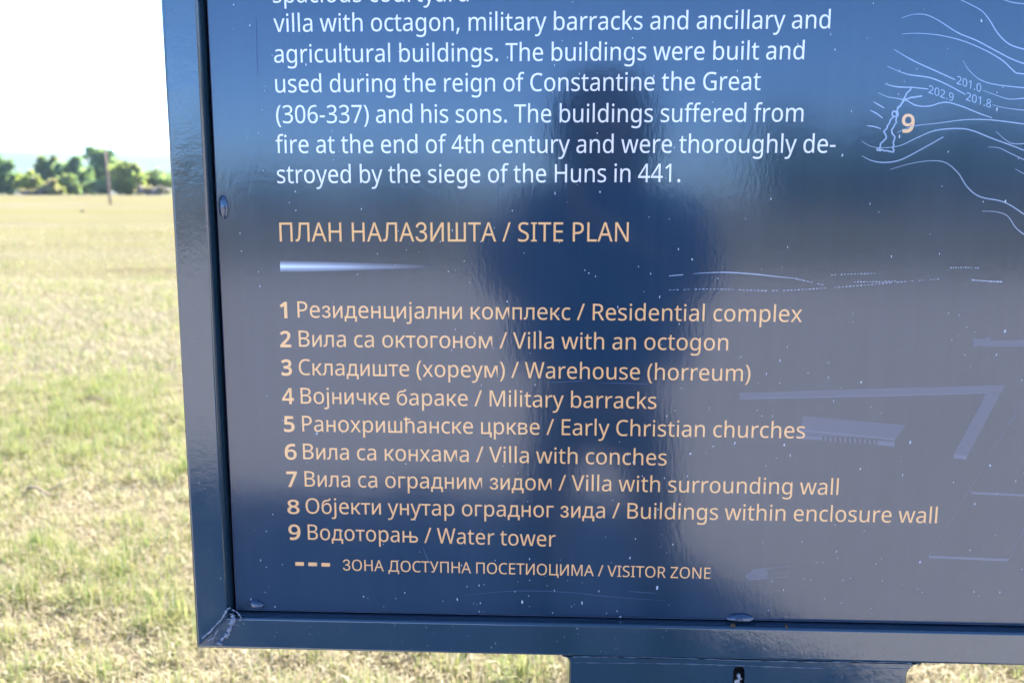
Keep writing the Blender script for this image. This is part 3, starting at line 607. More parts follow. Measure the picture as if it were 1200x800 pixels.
# map of the site: contour lines, spot heights, the water tower, pale buildings
def M(pts): return [(980 + x / 2.668, y / 2.6667) for x, y in pts]
CONT = [[(205, 57), (240, 46), (280, 47), (320, 65), (380, 103), (440, 128), (500, 160), (560, 190), (640, 215)], [(205, 107), (260, 105), (330, 112), (400, 130), (470, 160), (520, 190), (550, 218), (570, 230), (640, 234)],
        [(372, -12), (385, -2), (420, 15), (455, 35), (480, 65), (505, 105), (540, 138), (590, 155), (640, 160)], [(500, -8), (520, -1), (560, 10), (640, 18)], [(180, 155), (240, 190), (310, 222), (372, 250)],
        [(458, 283), (500, 298), (540, 310), (590, 307), (640, 300)], [(160, 208), (220, 232), (290, 243), (340, 262), (404, 296)], [(488, 328), (530, 338), (590, 345), (640, 347)], [(150, 262), (190, 272), (240, 274), (288, 279)],
        [(396, 190), (415, 220), (450, 250), (500, 265), (590, 275), (640, 277)], [(130, 290), (160, 303), (190, 308), (220, 315), (250, 330), (290, 332), (340, 320), (390, 332), (440, 352), (487, 369)],
        [(190, 415), (240, 395), (320, 385), (400, 375), (480, 375), (590, 388), (640, 392)], [(80, 442), (110, 458), (150, 462), (200, 455), (250, 432), (310, 408), (385, 402), (430, 410), (480, 430), (540, 452), (640, 488)],
        [(80, 487), (110, 502), (150, 508), (200, 500), (260, 470), (335, 428)], [(168, 530), (230, 512), (290, 503), (340, 508), (380, 540), (410, 585), (450, 615), (525, 632), (590, 672), (640, 712)],
        [(455, 660), (500, 662), (535, 675), (560, 710), (590, 735), (640, 770)], [(115, 318), (132, 328), (150, 338)], [(105, 345), (127, 356), (145, 370)], [(95, 393), (118, 396), (140, 403)],
        [(500, 412), (530, 438), (560, 450), (640, 446)], [(475, 460), (510, 463), (550, 482), (640, 520)], [(560, 528), (590, 545), (640, 566)]]
CONT = [c_ if c_[-1][0] < 640 else c_[:-1] + [(600 + (c_[-1][0] - 600), c_[-1][1])] + [(640 + 110 * q_, c_[-1][1] + 22 * q_ + 30 * noise.noise(Vector((q_ * .8, i * .35, 6)))) for q_ in range(1, 9)] for i, c_ in enumerate(CONT)]
V_, F_ = [], []
for i, c_ in enumerate(CONT): stroke(V_, F_, M(c_), 1.3, y=-.00030 - .000012 * i, fade=(.35, .8))
printed('contour_lines', V_, F_, m_line.m)
V_, F_ = [], []
for t, (x0, y0, x1, y1) in (("201.0", (376, 262, 452, 289)), ("201.8", (405, 313, 483, 338)), ("202.9", (288, 291, 366, 318))):
    (a, b), (c_, d) = M([(x0, y0), (x1, y1)]); set_text(V_, F_, t, a, c_, b, d, 9.4)
printed('spot_height', V_, F_, m_line.m)
V_, F_ = [], []; set_text(V_, F_, "9", 1056, 1071, 154.4, 155, 20.0, bold=24); printed('map_number', V_, F_, m_peach.m)
V_, F_ = [], []
for i, c_ in enumerate([[(178, 362), (165, 385), (157, 402), (150, 410), (155, 430), (140, 450), (133, 468)], [(190, 345), (188, 370), (185, 390), (172, 410), (182, 430), (178, 450), (180, 475)], [(133, 468), (156, 472), (180, 475)],
           [(184, 352), (205, 322), (220, 295), (236, 272)], [(190, 340), (207, 320), (222, 308), (268, 301)], [(184 + 9 * math.cos(t), 356 + 9 * math.sin(t)) for t in np.linspace(0, 6.28, 13)], [(130, 462), (128, 470), (140, 472)]]):
    stroke(V_, F_, M(c_), 1.7, y=-.00062 - .000012 * i, rough=1.2)
printed('water_tower_drawing', V_, F_, m_line.m)
def D7(pts): return [(740 + x / 2.6087, 280 + y / 2.6087) for x, y in pts]
V_, F_ = [], []
def dashes(pts, n, duty, w):
    P = smooth_run([Vector((*p, 0)) for p in D7(pts)], 10)
    L_ = [0]
    for i in range(1, len(P)): L_.append(L_[-1] + (P[i] - P[i - 1]).length)
    def q(s):
        for i in range(1, len(P)):
            if s <= L_[i]: t = (s - L_[i - 1]) / max(1e-9, L_[i] - L_[i - 1]); return P[i - 1].lerp(P[i], t)
        return P[-1]
    for k in range(n):
        if random.random() < .12: continue
        a, b = q(L_[-1] * k / n), q(L_[-1] * (k + duty) / n); stroke(V_, F_, [(a.x, a.y), (b.x, b.y)], w * random.uniform(.5, 1.25), smooth=False)
stroke(V_, F_, D7([(188, 106), (240, 103), (290, 102), (345, 105), (400, 110), (455, 116), (510, 121)]), 1.3, fade=(.3, .3)); stroke(V_, F_, D7([(115, 113), (135, 111), (158, 109)]), 1.0)
for pts, n, du, w in (([(115, 156), (250, 153), (430, 158), (560, 152), (700, 142), (800, 133), (945, 122)], 74, .6, .95), ([(500, 121), (545, 131), (590, 141)], 8, .75, 1.0), ([(600, 111), (680, 107), (760, 105)], 16, .55, .8),
                      ([(680, 131), (745, 131), (812, 129)], 14, .6, 1.0), ([(975, 88), (1020, 87), (1065, 89)], 12, .55, 1.1), ([(1040, 125), (1090, 129), (1135, 131)], 9, .85, 1.3)): dashes(pts, n, du, w)
printed('dotted_lines', V_, F_, m_line.m)
P2 = lambda pts: [(840 + x * .35, 520 + y * .35) for x, y in pts]
P8 = lambda pts: [(1080 + x / 2.583, 370 + y / 2.583) for x, y in pts]
def building(walls, strokes):
    """one pale building of the plan: its filled faces, with its lighter edges as a second print over them"""
    V_, F_ = [], []
    for i, w in enumerate(walls): poly(V_, F_, w, -.0003 - .00004 * i)
    E_, H_ = [], []
    for i, (pts, w) in enumerate(strokes): stroke(E_, H_, pts, w, -.00055 - .00002 * i, False)
    if F_: printed('pale_building', V_, F_, m_faint.m)
    if H_: printed('building_edge', E_, H_, m_faint2.m)
building([D7([(330, 470), (700, 458), (1142, 446), (1130, 470), (800, 481), (330, 490)]), D7([(1082, 472), (1128, 471), (1025, 668), (984, 661)])],
         [(D7([(330, 488), (1085, 470), (985, 663)]), 1.0), (D7([(985, 663), (1024, 668)]), 5)])
building([D7([(525, 541), (838, 568), (806, 612), (514, 597)]), D7([(505, 598), (583, 601), (583, 616), (505, 611)]), D7([(750, 614), (806, 617), (804, 636), (750, 630)])],
         [(D7([(510, 583), (805, 612)]), 2.2), (D7([(752, 622), (804, 627)]), 4.6), (D7([(507, 605), (582, 609)]), 3.0)] + [(D7([(592 + k * 15, 603 + k), (594 + k * 15, 617 + k)]), 2.0) for k in range(11)])
building([D7([(1045, 302), (1072, 306), (1097, 299), (1099, 330), (1070, 326), (1045, 330)]), D7([(1098, 310), (1260, 308), (1260, 329), (1098, 328)])], [])
building([P2([(96, 440), (127, 419), (165, 415), (166, 449), (110, 455)])], [(P2(pts), .7) for pts in ([(96, 440), (127, 419), (243, 408), (235, 443), (110, 455), (96, 440)], [(170, 415), (165, 449)], [(127, 438), (238, 428)])])
building([], [(P8(pts), w) for pts, w in (([(306, 258), (22, 726)], .8), ([(22, 728), (262, 738)], 3.2), ([(262, 738), (320, 625)], .8), ([(148, 535), (330, 543)], 2.8))])

# dust and dried rain specks, thickest towards the bottom of the panel
bm = bmesh.new(); r3 = random.Random(21); specks = []
while len(specks) < 700:
    x = r3.uniform(PX0 + .004, PX1 - .01); z = PZ0 + .004 + (r3.random() ** 1.35) * .80
    if noise.noise(Vector((x * 7, z * 7, 2))) + r3.uniform(-.5, .5) > -.1: specks.append((x, z, r3.uniform(.28, .72) * (1.9 if r3.random() < .13 else 1)))
for px, py, s in ((690, 320, .9), (274, 6, .9), (293, 30, 1.0), (727, 722, 1.3), (612, 705, 1.3), (682, 706, 1.0), (1078, 658, 1.2), (1142, 590, 1.0), (1160, 545, 1.3), (919, 521, 1.2), (1008, 549, .9), (987, 182, 1.0), (1178, 236, 1.2), (811, 304, 1.0), (770, 688, 1.3), (1117, 565, .9), (868, 418, .8)):
    p = at(px, py); specks.append((p.x, p.z, s))
for x, z, s in specks:
    e = r3.uniform(1.0, 2.6); w = s * .001
    q = bmesh.ops.create_circle(bm, cap_ends=True, radius=1.0, segments=7)
    tl = r3.uniform(-.2, .2)
    for v_ in q['verts']:
        a, b = v_.co.x * w * r3.uniform(.7, 1.1), v_.co.y * w * e * r3.uniform(.7, 1.2); v_.co = Vector((x + a + b * tl, -.0005, z + b))
me = bpy.data.meshes.new('dust_specks'); bm.to_mesh(me); bm.free()
tag(link('dust_specks', face_front(me), m_dust.m, panel), kind='stuff')
bm = bmesh.new(); r4 = random.Random(33)
for k in range(150):
    if r4.random() < .72: x, z = r4.uniform(LX + .03, 1.0), BZ + r4.uniform(.004, TW - .006)
    else: x, z = LX + r4.uniform(.004, TW - .006), BZ + r4.random() ** 1.5 * .9
    w = .001 * r4.uniform(.25, .6) * (1.8 if r4.random() < .12 else 1); e = r4.uniform(1, 2.4)
    q = bmesh.ops.create_circle(bm, cap_ends=True, radius=1.0, segments=6)
    for v_ in q['verts']: v_.co = Vector((x + v_.co.x * w * r4.uniform(.7, 1.2), FY - .0003, z + v_.co.y * w * e * r4.uniform(.7, 1.2)))
me = bpy.data.meshes.new('frame_specks'); bm.to_mesh(me); bm.free()
tag(part('frame_specks', face_front(me), m_fspeck.m), kind='stuff')
for pts in ([(545, 697), (600, 692), (660, 693), (720, 699), (780, 703)], [(735, 692), (773, 695)], [(495, 640), (500, 652), (504, 662)], [(580, 205), (584, 225), (583, 245)], [(300, 20), (302, 90)], [(700, 448), (740, 449), (775, 451)], [(640, 448), (690, 446)]):
    V_, F_ = [], []; stroke(V_, F_, pts, .55, -.0014, True, (.2, .2)); printed('scratch_mark', V_, F_, m_scratch.m)

# ------------------------------------------------------------------ trees beyond the field and behind the photographer
LEAF = {'dark': leaf_mat('dark_leaves', (.12, .19, .13)), 'mid': leaf_mat('mid_leaves', (.16, .215, .11)), 'olive': leaf_mat('olive_leaves', (.20, .215, .09)), 'lime': leaf_mat('yellow_green_leaves', (.24, .27, .085)),
        'russet': leaf_mat('russet_leaves', (.26, .22, .15)), 'grey': leaf_mat('bare_grey_twigs', (.27, .23, .22), .15), 'deep': leaf_mat('deep_green_leaves', (.045, .075, .045))}
def tree(name, label, loc, lobes, leaves, n, size, trunk_r, seed, group=None, cat='tree'):
    """lobes: (x, z, rx, rz) of foliage masses, metres from the base; leaves spread through their volume in clumps"""
    r = np.random.default_rng(seed); z0 = gz(loc[0], loc[1]) - .05
    t = empty(name, (loc[0], loc[1], z0), label, cat, group)
    bm = bmesh.new(); top = max(l[1] for l in lobes); cx = sum(l[0] for l in lobes) / len(lobes)
    tube(bm, [(0, 0, 0), (cx * .15 + .05, 0, top * .25), (cx * .5, .1, top * .55), (cx, 0, top * .95)], [trunk_r, trunk_r * .8, trunk_r * .5, trunk_r * .15], 8)
    for (x, z, rx, rz) in lobes: tube(bm, [(cx * .2, 0, top * .22), (x * .55, .2, z * .6), (x, .1, z)], [trunk_r * .55, trunk_r * .35, trunk_r * .1], 6)
    link('trunk', bm_mesh('trunk', bm, True), m_bark.m, t)
    extra = []
    for (x, z, rx, rz) in lobes:
        for q_ in range(5):
            an = r.uniform(-.5, 3.6); f_ = r.uniform(.7, 1.12); e_ = r.uniform(.22, .5); extra.append((x + rx * math.cos(an) * f_, max(rz * .3, z + rz * math.sin(an) * f_), rx * e_, rz * e_))
    lobes = [(x, z, rx * .86, rz * .86) for x, z, rx, rz in lobes] + extra
    cen, mi = [], []; tot = sum(l[2] * l[3] for l in lobes); kinds = leaves
    for li, (x, z, rx, rz) in enumerate(lobes):
        m = int(n * rx * rz / tot); nc = max(6, m // 26)
        d = r.normal(size=(nc, 3)); d /= np.linalg.norm(d, axis=1)[:, None]; d *= (r.random((nc, 1)) ** .45)
        cc = d * np.array([rx, min(rx, rz) * .95, rz]) + np.array([x, 0, z])
        w = r.integers(0, nc, m); p = cc[w] + r.normal(size=(m, 3)) * .22 * min(rx, rz)
        cen.append(p); kk = r.random(nc); mi.append(np.where(kk[w] < .68, li % len(kinds), (li + 1) % len(kinds)))
    cen = np.concatenate(cen); mi = np.concatenate(mi); cen[:, 2] = np.maximum(cen[:, 2], .15); m = len(cen)
    a = r.normal(size=(m, 3)); a /= np.linalg.norm(a, axis=1)[:, None]; b = np.cross(a, r.normal(size=(m, 3))); b /= np.linalg.norm(b, axis=1)[:, None]
    s = size * r.uniform(.5, 1.3, (m, 1))
    P = np.stack([cen - a * s, cen + b * s * .5 + a * s * .1, cen + a * s, cen - b * s * .45], 1).reshape(-1, 3)
    me = np_mesh('crown', P, np.arange(4 * m), np.arange(m) * 4, np.full(m, 4), mi)
    link('crown', me, [LEAF[k] for k in kinds], t); return t
def far(px0, px1, ptop, Y, lobes01, **k):
    """a tree Y metres beyond the board spanning photo columns px0..px1 with its top at row ptop; lobes in unit box"""
    a, b = at(px0, 229, Y), at(px1, 229, Y); c_ = (a.x + b.x) / 2; w = b.x - a.x; hgt = at((px0 + px1) / 2, ptop, Y).z - gz(c_, Y)
    k['loc'] = (c_, Y); k['lobes'] = [(x * w, z * hgt, rx * w, rz * hgt) for x, z, rx, rz in lobes01]
    return tree(**k)
G1 = 'trees and bushes along the far field edge'
far(-22, 26, 186, 205, [(0, .55, .42, .42), (.12, .28, .35, .27), (-.2, .4, .3, .35), (.05, .78, .22, .2)], name='dense_tree', label='dark green tree at the left edge of the distant tree line', leaves=['dark', 'mid'], n=10710, size=0.44, trunk_r=.25, seed=1, group=G1)
far(19, 48, 200, 200, [(0, .45, .45, .45), (.2, .3, .3, .3), (-.22, .35, .28, .35)], name='bush', label='bright yellow green bush beside the dark tree at left', leaves=['lime', 'olive'], n=6120, size=0.36, trunk_r=.1, seed=2, group=G1, cat='bush')
far(44, 74, 211, 196, [(0, .42, .45, .45), (.22, .3, .28, .3), (-.25, .3, .28, .3)], name='bush', label='low russet bush in front of the two toned tree', leaves=['russet', 'olive'], n=4590, size=0.32, trunk_r=.09, seed=3, group=G1, cat='bush')
far(42, 72, 186, 214, [(-.22, .7, .25, .28), (.18, .72, .28, .26), (0, .45, .45, .35), (.25, .4, .3, .3)], name='mixed_tree', label='two toned dark and olive tree with an uneven split top', leaves=['dark', 'olive'], n=9180, size=0.42, trunk_r=.2, seed=4, group=G1)
far(70, 108, 186, 208, [(-.05, .68, .42, .28), (.2, .45, .35, .4), (-.2, .35, .32, .32), (.05, .25, .45, .25)], name='round_tree', label='dark round topped tree just left of the tallest tree', leaves=['dark', 'mid'], n=11730, size=0.44, trunk_r=.25, seed=5, group=G1)
far(68, 92, 204, 200, [(0, .5, .45, .42), (.2, .35, .3, .3)], name='bush', label='small olive bush in front of the dark round tree', leaves=['olive', 'mid'], n=3315, size=0.34, trunk_r=.08, seed=6, group=G1, cat='bush')
far(96, 142, 173, 216, [(.0, .78, .36, .2), (-.18, .83, .2, .12), (.1, .5, .42, .36), (-.15, .3, .35, .3), (.25, .35, .25, .3)], name='tall_tree', label='tallest tree of the far line, right behind the leaning pole', leaves=['dark', 'mid', 'mid'], n=10540, size=.42, trunk_r=.3, seed=7, group=G1)
far(132, 168, 188, 206, [(-.1, .62, .4, .33), (.2, .4, .32, .38), (-.05, .28, .45, .28)], name='spreading_tree', label='yellowish olive tree right of the leaning pole', leaves=['olive', 'lime', 'mid'], n=10710, size=0.42, trunk_r=.2, seed=8, group=G1)
far(160, 206, 198, 212, [(-.15, .55, .35, .4), (.2, .5, .35, .38), (0, .3, .5, .3)], name='bushy_tree', label='low pale olive tree beside the board frame edge', leaves=['olive', 'mid'], n=7650, size=0.38, trunk_r=.15, seed=9, group=G1)
far(160, 202, 217, 198, [(-.2, .45, .3, .45), (.2, .45, .32, .4), (0, .35, .3, .35)], name='bare_shrub', label='greyish bare shrub at the foot of the low olive tree', leaves=['grey', 'russet'], n=3825, size=0.27, trunk_r=.06, seed=10, group=G1, cat='bush')
far(18, 50, 221, 195, [(-.2, .45, .3, .45), (.2, .45, .32, .4)], name='bare_shrub', label='pinkish grey dry shrub at the foot of the yellow green bush', leaves=['grey', 'russet'], n=2805, size=0.26, trunk_r=.06, seed=11, group=G1, cat='bush')
far(104, 132, 208, 203, [(-.2, .45, .35, .45), (.2, .48, .35, .42)], name='bush', label='dark low bush filling the gap at the foot of the leaning pole', leaves=['dark', 'mid'], n=2600, size=.34, trunk_r=.08, seed=12, group=G1, cat='bush')
far(22, 52, 208, 222, [(-.2, .5, .35, .45), (.2, .5, .35, .42), (0, .4, .4, .4)], name='hedge_bush', label='pale green thicket behind the bright yellow green bush', leaves=['mid', 'olive'], n=3000, size=.34, trunk_r=.08, seed=13, group=G1, cat='bush')
far(146, 186, 207, 222, [(-.25, .5, .35, .45), (.2, .5, .35, .42), (0, .4, .4, .4)], name='hedge_bush', label='mid green thicket between the yellowish olive tree and the low pale olive tree', leaves=['mid', 'olive'], n=3000, size=.34, trunk_r=.08, seed=14, group=G1, cat='bush')
G2 = 'trees reflected in the glossy panel'
for i, (px, ptop, wpx, dist, lab) in enumerate(((925, 128, 95, 58, 'dark tree mirrored in the panel beside the head of the photographer'), (1035, 150, 120, 60, 'dark broad tree mirrored in the panel below the contour lines'), (1150, 138, 130, 64, 'dark tree mirrored in the panel at the right edge'),
                                          (1275, 128, 130, 60, 'dark tree mirrored farther right on the panel'), (470, 196, 130, 62, 'low dark bush mirrored in the panel left of the photographer'), (330, 203, 120, 66, 'low dark bush mirrored above the heading on the panel'))):
    d = direction(px, 229); k_ = (dist + DIST) / d.y; x = d.x * k_; hgt = EYE + (228 - ptop) / FPX * (dist + DIST); w = wpx / FPX * (dist + DIST)
    tree('reflected_tree', lab, (x, -dist), [(0, hgt * .58, w * .42, hgt * .4), (-w * .25, hgt * .4, w * .3, hgt * .36), (w * .25, hgt * .42, w * .3, hgt * .36), (0, hgt * .25, w * .4, hgt * .25)], ['deep', 'deep', 'dark'], 3600, .28, .16, 40 + i, G2)

# leaning wooden pole in the field
pb = at(129.5, 239, 92.0); pt = at(121.3, 173, 92.0)
pole = empty('utility_pole', (pb.x, 92.0, gz(pb.x, 92.0) - .1), 'thin leaning brown wooden pole standing in the field before the trees', 'pole')
L_ = pt.z - pole.location.z; dx = pt.x - pb.x
m_wood = Mat('weathered_wood', (.27, .18, .135), .9); m_wood.bump(m_wood.noise(m_wood.coords((8, 8, .5)), 3, 4), .01)
bm = bmesh.new(); tube(bm, [(dx * t, .25 * t, L_ * t) for t in (0, .3, .6, 1)], [.125, .115, .10, .085], 10); link('shaft', bm_mesh('shaft', bm, True), m_wood.m, pole)
bm = bmesh.new(); tube(bm, [(dx, .25, L_ - .01), (dx, .25, L_ + .05), (dx, .25, L_ + .09)], [.095, .095, .03], 10); link('cap', bm_mesh('cap', bm, True), m_bark.m, pole)

# ------------------------------------------------------------------ grass: mown, mostly dry, one mass
def blades(n, xs, ys, hs, wscale, flat, seed):
    r = np.random.default_rng(seed)
    x = xs(r, n); y = ys(r, n)
    nz = np.array([noise.noise(Vector((a * 1.6, b * 1.6, 5))) for a, b in zip(x, y)]); nz2 = np.array([noise.noise(Vector((a * .5, b * .6, 9))) for a, b in zip(x, y)])
    nz3 = np.array([noise.noise(Vector((a * 6.5, b * 6.5, 2))) for a, b in zip(x, y)])
    gr = nz * .25 + nz2 * .28 + nz3 * .5 + r.normal(0, .26, n)
    z = np.array([gz(a, b) for a, b in zip(x, y)])
    green = gr > np.where((x < -.9) & (y < 9) & (y > 2.2), .19, .22); mat = np.where(green, np.where(r.random(n) < .5, 1, 2), np.where(r.random(n) < .35, 3, 0))
    ln = hs(r, n) * np.where(green, 1.1, .95) * (1 + .35 * np.clip(nz + nz2, -.5, .9)) * (1 + .9 * np.clip(nz3, -.6, .8)); az = r.uniform(0, 2 * math.pi, n)
    lean = np.where(r.random(n) < flat, r.uniform(1.05, 1.55, n), np.abs(r.normal(0, .45, n)))
    w = wscale * r.uniform(.6, 1.4, n) * .0017
    dx, dy = np.cos(az), np.sin(az); px, py = -dy, dx
    l1 = lean * .6; l2 = lean * 1.15
    m1x, m1z = np.sin(l1) * ln * .55, np.cos(l1) * ln * .55; t1x, t1z = m1x + np.sin(l2) * ln * .5, np.maximum(.004, m1z + np.cos(l2) * ln * .5)
    z0 = z - .004 + np.where(lean > 1, r.uniform(0, .03, n), 0)
    B = np.stack([x, y, z0], 1); Pp = np.stack([px, py, np.zeros(n)], 1) * w[:, None]
    Mx = B + np.stack([dx * m1x, dy * m1x, m1z], 1); Tx = B + np.stack([dx * t1x, dy * t1x, t1z], 1)
    Vv = np.stack([B - Pp, B + Pp, Mx + Pp * .8, Mx - Pp * .8, Tx], 1).reshape(-1, 3)
    i = np.arange(n)[:, None] * 5; lp = np.concatenate([i + np.array([[0, 1, 2, 3]]), i + np.array([[3, 2, 4]])], 1).ravel()
    st = (np.arange(n)[:, None] * 7 + np.array([[0, 4]])).ravel(); tt = np.tile([4, 3], n)
    return Vv, lp, st, tt, np.repeat(mat, 2)
parts = []
def in_view(lo, hi, x0, x1):
    # columns x as share of distance, so that density follows the view
    def ys(r, n): return np.exp(r.uniform(math.log(lo), math.log(hi), n))
    return ys
YS = {}
def mk(n, lo, hi, kx0, kx1, hlo, hhi, ws, flat, seed):
    rr = np.random.default_rng(seed + 100); yy = lo * (hi / lo) ** rr.random(n) ; yy = np.sqrt(rr.random(n) * (hi * hi - lo * lo) + lo * lo) if hi / lo < 3 else yy
    xx = (yy + 1.1) * rr.uniform(kx0, kx1, n)
    parts.append(blades(n, lambda r, n_: xx, lambda r, n_: yy, lambda r, n_: r.uniform(hlo, hhi, n_), ws, flat, seed))
mk(215000, 1.0, 2.9, -1.05, .95, .03, .085, 1.0, .45, 1)
mk(225000, 2.9, 6.0, -1.0, .1, .03, .09, 1.2, .5, 2)
mk(32000, 2.9, 6.0, .1, 1.0, .03, .09, 1.3, .5, 3)
mk(100000, 6.0, 14.0, -.95, .05, .035, .10, 1.6, .5, 4)
mk(36000, 14.0, 40.0, -.9, -.05, .04, .11, 3.0, .5, 5)
n6 = 40000; r6 = np.random.default_rng(6); x6 = r6.uniform(-3.2, 3.6, n6); y6 = r6.uniform(-.6, 1.0, n6)
parts.append(blades(n6, lambda r, n: x6, lambda r, n: y6, lambda r, n: r.uniform(.025, .07, n), 1.4, .5, 6))
vo = lo_ = 0; VV, LL, SS, TT, MM = [], [], [], [], []
for (a, b, c_, d, e) in parts:
    VV.append(a); LL.append(b + vo); SS.append(c_ + lo_); TT.append(d); MM.append(e); vo += len(a); lo_ += len(b)
def blade_mat(name, c, trans):
    m = Mat(name, c, .8, spec=.08); tr = m.n.new('ShaderNodeBsdfTranslucent'); tr.inputs[0].default_value = (*[min(1, q * 1.15) for q in c], 1)
    mx = m.n.new('ShaderNodeMixShader'); mx.inputs[0].default_value = trans
    m.l.new(m.p.outputs[0], mx.inputs[1]); m.l.new(tr.outputs[0], mx.inputs[2]); m.l.new(mx.outputs[0], m.n['Material Output'].inputs[0]); return m.m
GM = [blade_mat('dry_straw', (.34, .285, .17), .3), blade_mat('green_blade', (.17, .22, .07), .45), blade_mat('olive_blade', (.28, .275, .10), .45), blade_mat('pale_straw', (.44, .385, .27), .3)]
tag(link('grass', np_mesh('grass', np.concatenate(VV), np.concatenate(LL), np.concatenate(SS), np.concatenate(TT), np.concatenate(MM)), GM), kind='stuff')

# bits lying on the field
m_twig = Mat('dry_twig', (.26, .19, .13), .9)
def twig(px, py, ln, az, label, r0=.007):
    d = direction(px, py); k_ = -EYE / d.z; p = CAM_POS + d * k_
    bm = bmesh.new(); pts = [(math.cos(az) * ln * (t - .5), math.sin(az) * ln * (t - .5), .055 + .014 * math.sin(t * 7)) for t in np.linspace(0, 1, 9)]
    tube(bm, pts, [r0 * (1.1 - .6 * t) for t in np.linspace(0, 1, 9)], 7)
    q = Vector(pts[4]); tube(bm, [q, q + Vector((.05, .06, .03)), q + Vector((.07, .12, .035))], [r0 * .6, r0 * .45, r0 * .2], 6)
    o = link('twig', bm_mesh('twig', bm, True), m_twig.m); o.location = (p.x, p.y, gz(p.x, p.y)); tag(o, label, 'twig', 'dry twigs on the grass')
twig(54, 586, .24, -.35, 'bent pale brown twig lying on the grass at left')
twig(120, 474, .24, .2, 'short thin dry twig lying on pale grass near the frame', .006)
m_clod = Mat('dark_clod', (.09, .085, .055), .95)
m_clod.bump(m_clod.noise(m_clod.coords(), 60, 5), .02)
def clod(px, py, s, label):
    d = direction(px, py); p = CAM_POS + d * (-EYE / d.z); bm = bmesh.new()
    r_ = random.Random(px)
    for k in range(5): blob(bm, (r_.uniform(-.6, .6) * s, r_.uniform(-.5, .5) * s, s * .25), (s * r_.uniform(.35, .6), s * .45, s * r_.uniform(.25, .42)), 3, .55)
    o = link('clod', bm_mesh('clod', bm, True), m_clod.m); o.location = (p.x, p.y, gz(p.x, p.y)); tag(o, label, 'clod', 'earth clods in the field')
clod(75, 495, .085, 'dark clump of earth and grass left of the frame')
clod(96, 251, .2, 'tiny dark clod far out on the pale field')

# ------------------------------------------------------------------ the photographer, seen mirrored in the panel
PXC, PYC = .145, -1.42
person = empty('person', (PXC, PYC, 0), 'person in blue jacket and dark trousers photographing the board, mirrored in its panel', 'person')
def skinned(name, verts, edges, radii, mat, root=0, sub=2):
    me = bpy.data.meshes.new(name); me.from_pydata([tuple(v_) for v_ in verts], edges, [])
    o = link(name, me, None, person)
    sk = o.modifiers.new('skin', 'SKIN'); sk.use_smooth_shade = True
    for i, r_ in enumerate(radii):
        d = me.skin_vertices[0].data[i]; d.radius = r_ if isinstance(r_, tuple) else (r_, r_); d.use_root = (i == root)
    sb = o.modifiers.new('sub', 'SUBSURF'); sb.levels = sub; sb.render_levels = sub
    bpy.context.view_layer.update(); dg = bpy.context.evaluated_depsgraph_get()
    ev = bpy.data.meshes.new_from_object(o.evaluated_get(dg)); o.modifiers.clear(); o.data = ev
    for m in (mat if isinstance(mat, list) else [mat]): ev.materials.append(m)
    return o
class Sk:
    def __init__(s): s.v, s.e, s.r = [], [], []
    def add(s, p, r, par=None):
        s.v.append(p); s.r.append(r)
        if par is not None: s.e.append((par, len(s.v) - 1))
        return len(s.v) - 1
    def chain(s, pts, par):
        for p, r in pts: par = s.add(p, r, par)
        return par
m_skin = Mat('skin', (.46, .27, .19), .5); m_jacket = Mat('blue_jacket', (.03, .085, .24), .8); m_trousers = Mat('dark_trousers', (.022, .028, .045), .85)
m_jacket.bump(m_jacket.noise(m_jacket.coords(), 18, 4), .01); m_hair = Mat('dark_hair', (.015, .017, .024), .85); m_shoe = Mat('shoe_leather', (.03, .025, .022), .5)
# local axes: x to the right, y towards the board (+), z up
HANDS = ((-1, Vector((-.205, .235, 1.435))), (1, Vector((-.085, .235, 1.435))))
b = Sk(); pel = b.add((0, 0, .95), (.15, .11))
s1 = b.add((0, .005, 1.12), (.135, .10), pel); s2 = b.add((0, 0, 1.30), (.16, .11), s1); s3 = b.add((0, -.01, 1.42), (.13, .09), s2); nk = b.add((0, 0, 1.51), .055, s3)
h0 = b.add((0, .02, 1.57), (.066, .075), nk); h1 = b.add((0, .025, 1.645), (.076, .093), h0); h2 = b.add((0, .01, 1.715), (.066, .08), h1)
b.add((0, .125, 1.625), .014, h1)
for s_ in (-1, 1): b.add((s_ * .088, .01, 1.635), .016, h1)
for s_, hand in HANDS:
    b.chain([((s_ * .105, .01, .84), .084), ((s_ * .150, .03, .50), .058), ((s_ * .165, 0, .28), .050), ((s_ * .175, -.02, .10), .042), ((s_ * .18, .03, .05), .04), ((s_ * .19, .14, .035), .032)], pel)
    sh = b.add((s_ * .19, 0, 1.415), .062, s3); el = b.add((s_ * .255, .06, 1.20), .046, sh)
    wr = b.add(hand + Vector((s_ * .055, -.05, -.045)), .029, el); pm = b.add(hand + Vector((s_ * .012, -.012, -.01)), (.02, .034), wr)
    for j, (dz, ln) in enumerate(((.034, .055), (.012, .062), (-.010, .058), (-.030, .046))):
        base = hand + Vector((s_ * .008, .004, dz)); b.chain([(base, .0095), (base + Vector((-s_ * .004, ln * .45, .004)), .009), (base + Vector((-s_ * .026, ln * .75, .002)), .0085), (base + Vector((-s_ * .042, ln * .78, 0)), .0075)], pm)
    b.chain([(hand + Vector((-s_ * .004, -.024, .012)), .011), (hand + Vector((-s_ * .022, -.03, .022)), .0095), (hand + Vector((-s_ * .042, -.026, .02)), .008)], pm)
skinned('body', b.v, b.e, b.r, m_skin.m)
j = Sk(); a0 = j.add((0, 0, .93), (.275, .155)); a1 = j.add((0, .0, 1.06), (.282, .155), a0); a2 = j.add((0, 0, 1.24), (.272, .155), a1); a3 = j.add((0, -.01, 1.39), (.205, .125), a2); j.add((0, 0, 1.49), .085, a3)
